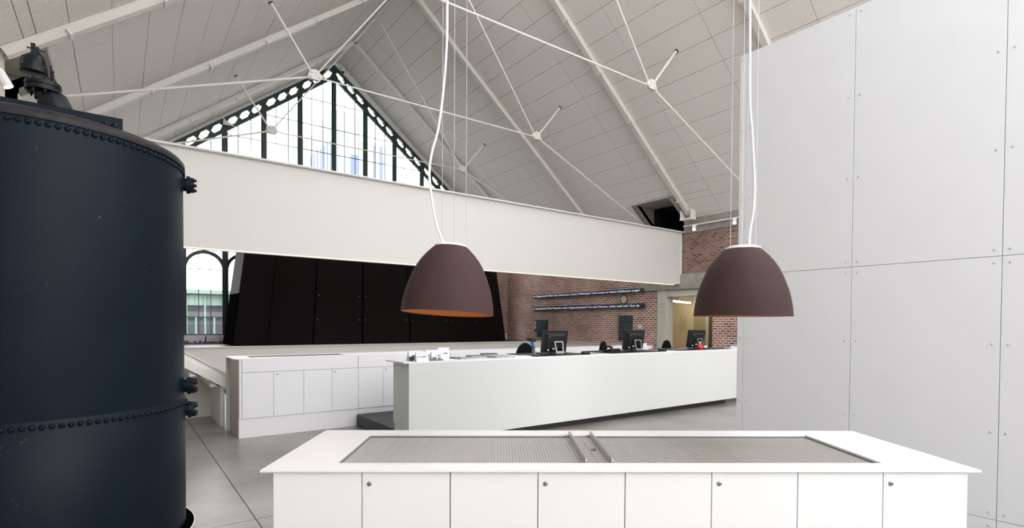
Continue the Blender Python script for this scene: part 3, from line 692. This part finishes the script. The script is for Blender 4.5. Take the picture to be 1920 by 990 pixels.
# telephone
tp = empty('telephone', (6.83, 6.40, ZD+.010)); tag(tp, 'low black desk telephone left of the middle monitor', 'telephone')
MB().prism([(-.10, 0), (.10, 0), (.10, .03), (-.10, .065)], 0, -.12, .12).build('body', 'black_plastic', tp, bevel=.008)
MB().tube([(-.085, -.09, .075), (-.085, -.05, .095), (-.085, .05, .09), (-.085, .09, .066)], [.024, .018, .018, .024], 10).build('handset', 'black_plastic', tp, True)
mb = MB()
for i in range(3):
    for j in range(4): mb.box(0+i*.03, -.06+j*.03, .04, .02+i*.03, -.04+j*.03, .058)
mb.build('keys', 'greyplastic', tp)
def card(name, x, label):
    d = empty(name, (x, 6.18, ZD+.010), -.2); tag(d, label, 'card reader'); B(-.06, -.05, 0, .06, .05, .03).build('body', 'black_plastic', d, bevel=.004); B(-.04, -.03, .03, .04, .03, .033).build('keypad', 'greyplastic', d)
card('card_reader', 6.00, 'small black card reader at the right end of the first desk mat'); card('card_reader', 7.92, 'small black card reader at the right end of the middle desk mat')
# red figurine and green felt by the third monitor
rgn = empty('figurine', (9.22, 6.28, ZD+.010)); tag(rgn, 'little red figurine at the foot of the rightmost monitor', 'figurine')
MB().lathe([(.045, 0), (.055, .03), (.042, .08), (.022, .105), (.001, .11)], 16, cap=True).build('body', 'red', rgn, True); MB().lathe([(.001, .095), (.022, .11), (.024, .13), (.014, .15), (.001, .155)], 14).build('head', 'skin', rgn, True)
MB().tube([(.04, 0, .08), (.062, -.01, .04)], .012, 8).build('arm', 'red', rgn, True); MB().tube([(-.04, 0, .08), (-.062, -.01, .04)], .012, 8).build('arm', 'red', rgn, True)
gf = empty('felt_leaf', (9.42, 6.24, ZD+.010)); tag(gf, 'green felt leaf lying right of the red figurine', 'leaf'); mb = MB()
for k in range(3): a = k*2.1; mb.prism([(0, 0), (.05*math.cos(a-.4), .05*math.sin(a-.4)), (.09*math.cos(a), .09*math.sin(a)), (.05*math.cos(a+.4), .05*math.sin(a+.4))], 2, .002+.01*k, .010+.01*k)
mb.build('leaf', 'leafgreen', gf)
# brochures standing at the left end
def brochure(x, y, rz, label, kind, h=.115, w=.165):
    b = empty('brochure', (x, y, ZD), rz); tag(b, label, 'brochure', 'brochures at the left end of the desk')
    MB().hexa([(0, 0, 0), (w, 0, 0), (w, .012, 0), (0, .012, 0)], [(0, .02, h), (w, .02, h), (w, .026, h), (0, .026, h)]).build('card', 'paper', b)
    MB().hexa([(0, .07, 0), (w, .07, 0), (w, .076, 0), (0, .076, 0)], [(0, .028, h), (w, .028, h), (w, .034, h), (0, .034, h)]).build('back_flap', 'paper', b)
    F = lambda u, v: (u*w, .02*v-.0012, v*h)
    def rect(mb, u0, v0, u1, v1): mb.add([F(u0, v0), F(u1, v0), F(u1, v1), F(u0, v1)]+[(p[0], p[1]-.0008, p[2]) for p in (F(u0, v0), F(u1, v0), F(u1, v1), F(u0, v1))], [(0, 1, 2, 3), (7, 6, 5, 4), (0, 4, 5, 1), (1, 5, 6, 2), (2, 6, 7, 3), (3, 7, 4, 0)])
    if kind == 0:
        mb = MB(); [rect(mb, .08+k*.1, .42, .14+k*.1, .56) for k in range(5)]; mb.build('print', 'inkblue', b); mb = MB(); rect(mb, .56, .48, .84, .56); mb.build('print', 'ink', b)
    elif kind == 1:
        mb = MB(); random.seed(5)
        for k in range(14): rect(mb, .02+k*.07, .02, .075+k*.07, .1+random.random()*.38)
        mb.build('print', 'inkcity', b); mb = MB(); rect(mb, .52, .56, .8, .64); mb.build('print', 'ink', b)
    else:
        mb = MB(); rect(mb, .0, 0, 1, .42); mb.build('print', 'paper_dark', b); mb = MB(); rect(mb, .2, .42, .7, .55); mb.build('print', 'inkcity', b)
brochure(3.01, 6.125, .0, 'white folded leaflet with pale blue lettering at the front left end of the desk', 0)
brochure(3.225, 6.125, .0, 'white folded leaflet with a blue town picture, right of the lettered one', 1)
brochure(2.98, 6.27, .15, 'white leaflet with a dark picture at the leftmost end of the desk', 2, .13, .2)
brochure(3.20, 6.24, .05, 'tall plain white leaflet standing behind the front leaflets', 0, .135, .2)
brochure(3.42, 6.31, -.1, 'tallest plain white leaflet standing behind the town picture', 0, .16, .16)
def mag(x, y, w, d, h, rz, m, label):
    g = empty('magazine', (x, y, ZD), rz); tag(g, label, 'magazine', 'magazines lying on the desk')
    B(0, 0, 0, w, d, h*.85).build('pages', 'paper' if m == 'paper' else 'paper_grey', g); B(-.002, -.002, h*.85, w+.002, d+.002, h).build('cover', m, g)
mag(3.50, 6.38, .42, .2, .012, -.05, 'paper_dark', 'dark flat folder right of the leaflets')
mag(3.70, 6.20, .22, .15, .022, .1, 'paper_grey', 'grey booklet right of the dark folder'); mag(3.95, 6.33, .24, .18, .034, -.1, 'paper_brown', 'brown covered magazine in the middle of the lying ones')
mag(4.24, 6.45, .22, .14, .05, -.15, 'paper_dark', 'small dark booklet stack behind the grey magazine'); mag(4.26, 6.18, .30, .21, .026, .12, 'paper_grey', 'large pale grey magazine near the desk front')
mag(4.60, 6.18, .28, .21, .014, -.08, 'paper', 'white magazine lying left of the first desk mat'); mag(6.16, 6.18, .3, .21, .008, .1, 'paper_grey', 'grey sheet lying between the first and middle desk mat')
mag(10.15, 6.35, .3, .21, .02, .1, 'paper_dark', 'dark booklet near the right end of the desk'); mag(9.75, 6.62, .22, .02, .05, 0, 'paper', 'thin white booklet behind the third desk mat'); mag(10.55, 6.28, .25, .18, .04, -.1, 'paper', 'white booklet stack at the right end of the desk')
# things on back worktop
rx = empty('red_box', (9.62, 8.45, 1.101)); tag(rx, 'small red box on the back worktop by the brick wall', 'box'); B(0, 0, 0, .16, .12, .075).build('body', 'red', rx, bevel=.004); B(-.003, -.003, .055, .163, .123, .08).build('lid', 'red', rx)
pk = empty('paper_stack', (9.72, 8.20, 1.101)); tag(pk, 'stack of pale papers at the right end of the back worktop', 'papers')
for k in range(4): B(random.uniform(0, .02), random.uniform(0, .02), k*.018, .24, .2, k*.018+.016).build('bundle', 'paper', pk)

# ------------------------------------------------------------------ brick wall fittings
def display(z, txt, label):
    d = empty('text_display', (XR-.10, 16.21, z)); tag(d, label, 'display', 'light text displays on the brick wall')
    B(-.03, -3.27, -.078, .08, 3.27, .078).build('housing', 'display', d, bevel=.006); B(-.034, -3.18, -.055, -.028, 3.22, .055).build('screen', 'display', d)
    textmesh('led_text', txt, .115, 'ledtext', d, Matrix.Translation((-.037, 3.20, 0))@Matrix(((0, 0, -1, 0), (-1, 0, 0, 0), (0, 1, 0, 0), (0, 0, 0, 1))), 6.30)['kind'] = 'stuff'
    for y in (-2.8, 0, 2.8): B(.07, y-.05, -.03, .092, y+.05, .03).build('bracket', 'dark', d)
display(2.875, 'im Gegenwart? Über den Menschen, meine Mitbürger? Und wenn er keine Uniforme trägt?', 'upper long dark light-text display on the brick wall')
display(2.313, 'er hat gestern? Der Mensch, mein Ungemeinsamer? Ist man Person, nicht weil ich? Gut als', 'lower long dark light-text display on the brick wall')
def board(y0, y1, z0, z1, rows, label):
    b = empty('notice_board', (XR, (y0+y1)/2, z0)); tag(b, label, 'notice board', 'slate notice boards'); w = y1-y0; h = z1-z0
    B(-.05, -w/2, 0, 0, w/2, h).build('board', 'slate', b)
    for (u0, u1, v0, v1) in rows: B(-.062, w/2-u1*w+.008, v0*h+.008, -.05, w/2-u0*w-.008, v1*h-.008).build('plate', 'slate2', b)
    return b
b1 = board(18.50, 19.21, 1.04, 1.81, [(0, .5, .82, 1), (.5, 1, .74, 1), (0, .5, .68, .82), (0, .4, .50, .68), (.4, .7, .52, .74), (.7, 1, .52, .74), (0, .4, .26, .50), (.4, .7, .26, .52), (.7, 1, .26, .52)], 'slate board of small plates on the brick wall behind the first monitor')
B(-.05, .357, .22, 0, .53, .77).build('side_panel', 'slate', b1)
for z in (.36, .55): B(-.056, .43, z, -.05, .50, z+.14).build('label_card', 'socket', b1)
board(13.55, 14.21, 1.0, 1.955, [(0, .5, .80, 1), (.5, 1, .74, 1), (0, .5, .74, .80), (0, .33, .53, .74), (.33, .65, .50, .72), (.65, 1, .50, .72), (0, .33, .35, .53), (.33, .65, .34, .50), (.65, 1, .30, .50), (0, .4, .12, .33), (.4, 1, .1, .28)], 'slate board of large plates on the brick wall behind the middle monitor')
so = empty('wall_socket', (XR, 13.19, 1.525)); tag(so, 'white wall socket on the brick wall right of the slate board', 'socket'); B(-.03, -.065, -.065, 0, .065, .065).build('plate', 'socket', so, bevel=.006); B(-.036, -.03, -.03, -.03, .03, .03).build('rocker', 'socket', so)
# conduit rail with spotlights
cr = MB().tube([(XR-.12, 11.25, 4.95), (XR-.12, 4.0, 4.95)], .024, 10).build('conduit_rail', 'rod', None, True); tag(cr, 'pale conduit rail along the top of the brick wall', 'rail')
def spot(loc, d, label, L=.2, r=.06, mount=(0, 0, .18)):
    s = empty('spotlight', loc); tag(s, label, 'spotlight', 'small white spotlights'); d = Vector(d).normalized(); q = d.to_track_quat('Z', 'Y').to_matrix()
    MB().lathe([(.001, -L*.5), (r*.8, -L*.5), (r, -L*.3), (r, L*.5), (r*.85, L*.5), (r*.82, L*.42)], 20, (0, 0, 0), q).build('housing', 'cable', s, True)
    MB().lathe([(.001, L*.43), (r*.8, L*.43)], 20, (0, 0, 0), q).build('lens', 'spot', s); MB().tube([(0, 0, 0), mount], .014, 8).build('bracket', 'cable', s, True)
    l = bpy.data.lights.new('spotlight_lamp', 'SPOT'); l.energy = 25; l.color = (1, .88, .68); l.spot_size = 1.2; l.shadow_soft_size = .04
    lo = bpy.data.objects.new('spotlight_lamp', l); COL.objects.link(lo); lo.parent = s; lo.location = d*(L*.55); lo.rotation_euler = (-d).to_track_quat('Z', 'Y').to_euler()
spot((XR-.28, 10.72, 4.83), (-.5, -.3, -.9), 'white spotlight on the rail at the foot of the third roof frame', .2, .06, (.15, 0, .12))
spot((XR-.28, 9.28, 4.83), (-.5, -.3, -.9), 'white spotlight on the rail beside the edge of the white panel wall', .2, .06, (.15, 0, .12))
spot((-1.13, 9.0, 4.57), (.45, -.1, -.9), 'white spotlight at the left edge behind the boiler valve', .22, .055, (-.2, 0, .42))

# ------------------------------------------------------------------ white panel wall on the right
XW = 5.3
wp = empty('wall_partition'); struct(wp, 'tall white panel wall on the right with visible screws', 'wall')
B(XW+.03, -5.5, 0, XW+.45, 3.14, 4.42).build('core', 'white_panel', wp)
vj = [3.165, 3.095, 2.068, 1.052, .03, -.99, -2.01, -3.03, -4.05, -5.5]; hj = [0, .145, 2.13, 4.44]
sm = MB().lathe([(.0095, 0), (.008, .004), (.001, .0055)], 8, (0, 0, 0), Matrix.Rotation(-PI/2, 3, 'Y')).mesh('screw', 'screw', True)
for i in range(len(vj)-1):
    for j in range(3):
        y0, y1, z0, z1 = vj[i+1], vj[i], hj[j], hj[j+1]; g = .0018
        p = B(XW, y0+g, z0+g, XW+.03, y1-g, z1-g).build('panel', 'white_panel', wp, bevel=.0015)
        if y1 < -.5: continue
        e = min(.045, (y1-y0)*.35); zz = [z0+.05, z1-.05] if j else [z1-.05]
        if j: zz += [z0+(z1-z0)/3, z0+2*(z1-z0)/3] if j == 1 else [z0+(z1-z0)*.345, z0+(z1-z0)*.66]
        for yv in (y0+e, y1-e):
            for zv in zz: inst('screw', sm, p, (XW, yv, zv))
B(XW+.03, 3.14, 0, XW+.45, 3.165, 4.42).build('end_panel', 'white_panel', wp)

# ------------------------------------------------------------------ front counter
H = .91; P0 = Vector((.523, 2.696)); ang = math.atan2(.718-2.696, 3.334-.523); Wd = 3.437; Dp = .95
R2 = Matrix.Rotation(ang, 4, 'Z')
fwk = empty('counter_worktop', (P0.x, P0.y, 0), ang); tag(fwk, 'white counter top with ribbed sliding lids in the foreground', 'worktop')
ix0, ix1, iy0, iy1 = .315, 3.05, .135, .815
# slab ring with chamfered underside
def ring(mb, o, i, z0, z1):
    q = [(o[0], o[1]), (o[2], o[1]), (o[2], o[3]), (o[0], o[3])]; p = [(i[0], i[1]), (i[2], i[1]), (i[2], i[3]), (i[0], i[3])]
    for k in range(4):
        j = (k+1) % 4; mb.hexa([(*q[k], z0), (*q[j], z0), (*p[j], z0), (*p[k], z0)], [(*q[k], z1), (*q[j], z1), (*p[j], z1), (*p[k], z1)])
mb = MB(); ring(mb, (0, 0, Wd, Dp), (ix0, iy0, ix1, iy1), H-.010, H); mb.build('slab', 'lacquer_warm', fwk)
mb = MB(); ring(mb, (ix0-.002, iy0-.002, ix1+.002, iy1+.002), (ix0+.008, iy0+.008, ix1-.008, iy1-.008), H-.045, H-.010); mb.build('opening_frame', 'greyplastic', fwk)
xm = 1.62
def lidmesh(x0, x1):
    mb = MB(); n_ = int((x1-x0)/.016); dx = (x1-x0)/n_; vs_ = []; fs_ = []
    xs_ = []
    for k in range(n_): xs_ += [(x0+k*dx, 0), (x0+(k+.62)*dx, 0), (x0+(k+.66)*dx, -.003), (x0+(k+.96)*dx, -.003)]
    xs_.append((x1, 0))
    for x, z in xs_: vs_ += [(x, iy0+.006, H-.016+z), (x, iy1-.006, H-.016+z)]
    for k in range(len(xs_)-1): fs_.append((2*k, 2*k+2, 2*k+3, 2*k+1))
    mb.add(vs_, fs_); mb.box(x0, iy0+.006, H-.03, x1, iy1-.006, H-.022); return mb
lidmesh(ix0+.008, xm-.045).build('ribbed_lid', 'lid', fwk); lidmesh(xm+.045, ix1-.008).build('ribbed_lid', 'lid', fwk)
for s in (-1, 1):
    B(xm+s*.045-.044 if s < 0 else xm+.001, iy0+.006, H-.03, xm-.001 if s < 0 else xm+.089-.0, iy1-.006, H-.013).build('lid_rail', 'steel', fwk)
    x = xm+(-.072 if s < 0 else .06); B(x, iy0-.0+.012, H-.016, x+.010, iy1+.0-.004, H+.022).build('lid_handle', 'steel', fwk)
lk = empty('lid_lock_anchor', (xm+.022, .44, H-.012)); lk.parent = fwk; bpy.data.objects.remove(lk)
MB().lathe([(.014, 0), (.012, .01), (.001, .012)], 14, (xm+.022, .45, H-.013)).build('lid_lock', 'chrome', fwk, True)
# four cabinets of two doors under it
dw = (3.437-.11)/8
for u in range(4):
    nm = ['leftmost white cabinet', 'second white cabinet from the left', 'third white cabinet from the left', 'rightmost white cabinet'][u]
    c = empty('cabinet', (P0.x+math.cos(ang)*(.055+u*2*dw), P0.y+math.sin(ang)*(.055+u*2*dw), 0), ang)
    tag(c, nm+' under the foreground counter top', 'cabinet', 'foreground counter cabinets')
    mb = MB().box(.002, .035, .1, 2*dw-.002, .05, .86).box(.002, .035, .08, .02, Dp-.03, H-.05).box(2*dw-.02, .035, .08, 2*dw-.002, Dp-.03, H-.05).box(.002, Dp-.045, .08, 2*dw-.002, Dp-.03, H-.05).box(.002, .035, .08, 2*dw-.002, Dp-.03, .1)
    mb.box(.002, .03, H-.05, 2*dw-.002, .12, H-.011).box(.002, Dp-.12, H-.05, 2*dw-.002, Dp-.03, H-.011)
    if u == 0: mb.box(.002, .035, H-.05, .24, Dp-.03, H-.011)
    if u == 3: mb.box(2*dw-.25, .035, H-.05, 2*dw-.002, Dp-.03, H-.011)
    mb.build('body', 'lacquer', c); B(.002, .06, 0, 2*dw-.002, Dp-.08, .08).build('plinth', 'black_floor', c)
    for k in range(2):
        d = B(k*dw+.0022, .012, .085, (k+1)*dw-.0022, .032, H-.0145).build('door', 'lacquer', c, bevel=.0012)
        if k: inst('lock', lock_m, d, (k*dw+.036, .012, H-.066))

# ------------------------------------------------------------------ pendant lamps
def pendant(base, tilt, cable_pts, wires, label):
    L = empty('pendant_lamp', base); tag(L, label, 'lamp', 'brown pendant lamps')
    A = Matrix.Rotation(tilt[1], 3, rt.normalized())@Matrix.Rotation(tilt[0], 3, Vector((fw.x, fw.y, 0)).normalized())
    ZS = 1.065; prof = [(.250, 0), (.2455, .045), (.2365, .093), (.226, .132), (.211, .171), (.198, .203), (.18, .239), (.158, .272), (.133, .301), (.105, .328), (.082, .347), (.070, .353)]
    prof = [(r, z*ZS) for r, z in prof]
    MB().lathe([(.246, .001)]+prof+[(.001, .353*ZS)], 72, (0, 0, 0), A).build('shade', 'terracotta', L, 50)
    MB().lathe([(r-.005, z-.003 if z > .3 else z+.002) for r, z in prof]+[(.001, .353*ZS-.004)], 72, (0, 0, 0), A).build('lining', 'orange', L, 50)
    MB().lathe([(r, z*ZS) for r, z in ((.092, .340), (.089, .348), (.07, .355), (.04, .358), (.001, .359))], 40, (0, 0, 0), A).build('cap', 'cable', L, True)
    MB().lathe([(.03, .33), (.03, .26), (.045, .2), (.05, .15), (.035, .11), (.001, .10)], 20, (0, 0, 0), A).build('bulb', 'paper', L, True)
    pts = [Vector(q)-Vector(base) for q in cable_pts]
    top = pts[0]; zc = zroof(base[0]+top.x)+.05-base[2]
    P = [Vector((top.x, top.y, zc))]+pts+[A@Vector(wires[3])]
    # smooth
    S = []
    for i in range(len(P)-1):
        p0, p1, p2, p3 = P[max(i-1, 0)], P[i], P[i+1], P[min(i+2, len(P)-1)]
        if i == 0: S.append(p1); continue
        for k in range(5):
            t = k/5; S.append(.5*((2*p1)+(p2-p0)*t+(2*p0-5*p1+4*p2-p3)*t*t+(3*p1-p0-3*p2+p3)*t**3) if i > 1 else p1.lerp(p2, t))
    S.append(P[-1]); MB().tube(S, .0068, 8).build('cable', 'cable', L, True)
    for w in wires[:3]:
        a = A@Vector((w[0], w[1], .352*ZS)); MB().tube([a, (a.x+w[2], a.y, zroof(base[0]+a.x)+.05-base[2])], .0014, 5).build('wire', 'wire', L)
rr = rt.normalized()
def off(l, d=0): f = Vector((fw.x, fw.y, 0)).normalized(); v = rr*l+f*d; return v
b1 = Vector((1.434, 2.545, 1.655)); w1 = [off(-.055, .04), off(.020, -.05), off(.078, .03)]
pendant(tuple(b1), (.045, -.05), [(1.4283, 2.5493, 3.3387), (1.4277, 2.5498, 3.143), (1.4168, 2.5578, 2.9097), (1.3931, 2.5752, 2.6642), (1.3644, 2.5963, 2.5268), (1.3531, 2.6046, 2.4207), (1.3603, 2.5993, 2.3061), (1.3745, 2.5889, 2.1941), (1.391, 2.5768, 2.1109)], [(w.x, w.y, 0) for w in w1]+[(off(-.04).x, off(-.04).y, .380)], 'brown dome pendant lamp on the left, in front of the black pavilion')
b2 = Vector((2.722, 1.598, 1.650)); w2 = [off(-.055, .03), off(-.028, -.05), off(.078, .02)]
pendant(tuple(b2), (0, .0), [(2.738, 1.5864, 3.3478), (2.7406, 1.5846, 3.1209), (2.7441, 1.582, 2.805), (2.7551, 1.5739, 2.6538), (2.7639, 1.5674, 2.4879), (2.7696, 1.5632, 2.336), (2.7648, 1.5668, 2.2068), (2.7535, 1.5751, 2.1175)], [(w.x, w.y, 0) for w in w2]+[(off(.035).x, off(.035).y, .380)], 'brown dome pendant lamp on the right, in front of the white panel wall')

# ------------------------------------------------------------------ boiler
bo = empty('boiler', (-.448, 5.054, 0)); tag(bo, 'big dark blue riveted iron boiler with valve on top at the left', 'boiler')
Rb = .864
MB().lathe([(Rb+.007, .04), (Rb+.007, 1.008), (Rb+.003, 1.012)], 128).build('lower_shell', 'boiler', bo, 50)
MB().lathe([(Rb, 1.005), (Rb, 2.80)], 128).build('upper_shell', 'boiler', bo, True)
MB().lathe([(Rb+.010, 2.79), (Rb+.014, 2.805), (Rb+.012, 2.825), (Rb-.004, 2.845), (Rb-.03, 2.858)], 128).build('rim', 'rust', bo, 60)
MB().lathe([(Rb-.03, 2.856), (.74, 2.89), (.5, 2.93), (.25, 2.95), (.001, 2.955)], 96).build('lid', 'boiler', bo, True)
MB().lathe([(Rb-.05, 0), (Rb+.062, 0), (Rb+.062, .016), (Rb-.01, .018)], 128).build('base_ring', 'pav_gap', bo, 30)
MB().lathe([(Rb+.062, 0), (Rb+.069, 0), (Rb+.069, .018), (Rb+.062, .018)], 128).build('base_edge', 'cable', bo)
rv = MB().lathe([(.0175, -.002), (.0165, .004), (.012, .011), (.006, .0145), (.001, .015)], 10).mesh('rivet', 'boiler', 'full')
for z, p0, r in ((.973, -1.693, Rb+.007), (2.764, -1.645, Rb)):
    for k in range(122):
        t = p0+2*PI*k/122; nn = Vector((math.cos(t), math.sin(t), 0))
        inst('rivet', rv, bo, mtx=Matrix.Translation(nn*r+Vector((0, 0, z)))@nn.to_track_quat('Z', 'Y').to_matrix().to_4x4())
bolt_m = MB().lathe([(.017, 0), (.017, .016), (.009, .017), (.009, .030), (.001, .033)], 6).mesh('bolt', 'iron')
for z, t in ((2.69, -.10), (1.10, -.16), (.90, -.06)):
    nn = Vector((math.cos(t), math.sin(t), 0)); q = nn.to_track_quat('Z', 'Y').to_matrix()
    f = MB().lathe([(.05, -.03), (.05, .02), (.068, .022), (.068, .045), (.060, .047), (.060, .062), (.001, .064)], 28, nn*Rb+Vector((0, 0, z)), q).build('pipe_flange', 'boiler', bo, 30)
    for k in range(6):
        a = 2*PI*k/6+.3; inst('bolt', bolt_m, f, mtx=Matrix.Translation(nn*(Rb+.060)+Vector((0, 0, z))+q@Vector((.045*math.cos(a), .045*math.sin(a), 0)))@q.to_4x4())
mb = MB().box(-.90, -.225, 2.95, .475, -.165, 3.075); tb = mb.build('top_bar', 'boiler', bo, bevel=.004)
for x in (.37, .425): inst('bolt', bolt_m, tb, (x, -.225, 3.02), (PI/2, 0, 0))
B(-.62, -.20, 2.90, -.55, -.17, 2.96).build('bar_foot', 'iron', bo); B(.25, -.20, 2.88, .32, -.17, 2.96).build('bar_foot', 'iron', bo)
sv = empty('safety_valve', (.03, .05, .67)); sv.parent = bo; sv.scale = (.62, .62, .8)
MB().tube([(.17, .03, 2.84), (.15, .02, 3.03), (.09, 0, 3.12), (.01, 0, 3.17), (0, 0, 3.21)], [.12, .13, .135, .12, .085], 20).build('elbow', 'iron', sv, True)
MB().lathe([(.08, 3.15), (.085, 3.20), (.165, 3.215), (.168, 3.25), (.155, 3.252), (.155, 3.256), (.168, 3.258), (.168, 3.29), (.12, 3.30), (.05, 3.325), (.001, 3.33)], 36, (-.02, 0, 0)).build('flange_disc', 'iron', sv, 30)
MB().lathe([(.001, 3.365), (.115, 3.365), (.125, 3.37), (.126, 3.415), (.10, 3.42), (.097, 3.47), (.08, 3.505), (.03, 3.525), (.001, 3.53)], 32, (-.10, 0, 0)).build('bell', 'iron', sv, 30)
MB().box(-.125, -.012, 3.52, -.085, .012, 3.63).box(-.10, -.02, 3.51, -.05, .02, 3.60).build('lever_plate', 'iron', sv)
MB().tube([(-.16, 0, 3.585), (.0, 0, 3.575)], .006, 6).build('cross_pin', 'iron', sv, True)
MB().tube([(-.06, -.02, 3.56), (-.01, -.03, 3.50), (.015, -.03, 3.42), (.03, -.03, 3.33)], .009, 8).build('linkage', 'iron', sv, True)
MB().tube([(.055, .0, 3.32), (.05, 0, 3.47)], .007, 8).build('rod', 'iron', sv, True); MB().tube([(-.22, 0, 3.41), (-.2, -.03, 3.49), (-.12, -.03, 3.535)], .006, 6).build('strap', 'iron', sv, True)
for k in range(8):
    a = 2*PI*k/8+.2; inst('bolt', bolt_m, sv, (-.02+.135*math.cos(a), .135*math.sin(a), 3.29))
    inst('bolt', bolt_m, sv, (-.02+.135*math.cos(a), .135*math.sin(a), 3.212), (PI, 0, 0))
for z in (3.34, 3.37, 3.40): MB().lathe([(.018, z), (.018, z+.02)], 6, (.06, -.01, 0), cap=True).build('nut', 'iron', sv)

# ------------------------------------------------------------------ outside
gd = B(-60, YG+.3, -.4, 90, 140, -.2).build('ground_outside', 'asphalt'); struct(gd, 'grey yard outside the glazed gable', 'ground')
bu = empty('building', (-6, 32, -.2)); tag(bu, 'low pale building with green fascia and turquoise posts outside the arched window', 'building')
B(0, .6, 0, 30, 10, 2.7).build('wall', 'out_grey', bu); B(0, .2, 2.7, 30, 10, 3.3).build('fascia', 'out_green', bu); B(0, -.1, 3.25, 30, 10.2, 3.5).build('roof_edge', 'out_green', bu)
B(0, .4, 2.05, 30, .62, 2.35).build('band', 'out_grey', bu); B(0, .5, .9, 30, .62, 1.7).build('window_band', 'out_dark', bu); B(0, .3, 0, 30, .62, .8).build('plinth_wall', 'out_grey', bu)
for k in range(60):
    x = 7.9+(k-20)*.42
    if 5 < x < 20: B(x, 0.1, 0, x+.07, .17, 2.1 if k % 2 else 3.3).build('post', 'out_turq', bu)
tw = empty('tower', (16.5, 60, -.2)); tag(tw, 'pale tower block with blue glass stripes outside the gabled window', 'building')
B(0, 0, 0, 6.2, 6, 22.2).build('block', 'out_white', tw); B(2.7, -.3, 0, 5.6, 5, 25.4).build('block', 'out_white', tw); B(6.2, .5, 0, 9.0, 6, 22.9).build('block', 'out_white', tw)
for k in range(7): B(.25+k*.36, -.05, 10, .38+k*.36, .02, 20+k*.35).build('stripe', 'out_blue', tw)
B(4.6, -.36, 10, 5.55, -.29, 20.9).build('window_strip', 'out_blue', tw); B(3.2, -.33, 10, 3.3, -.29, 24).build('stripe', 'out_blue', tw); B(5.5, -.33, 10, 5.6, -.29, 25.2).build('stripe', 'out_blue', tw); B(7.6, .44, 10, 7.75, .5, 22.7).build('stripe', 'out_blue', tw); B(8.4, .44, 10, 8.75, .5, 22.7).build('stripe', 'out_blue', tw)
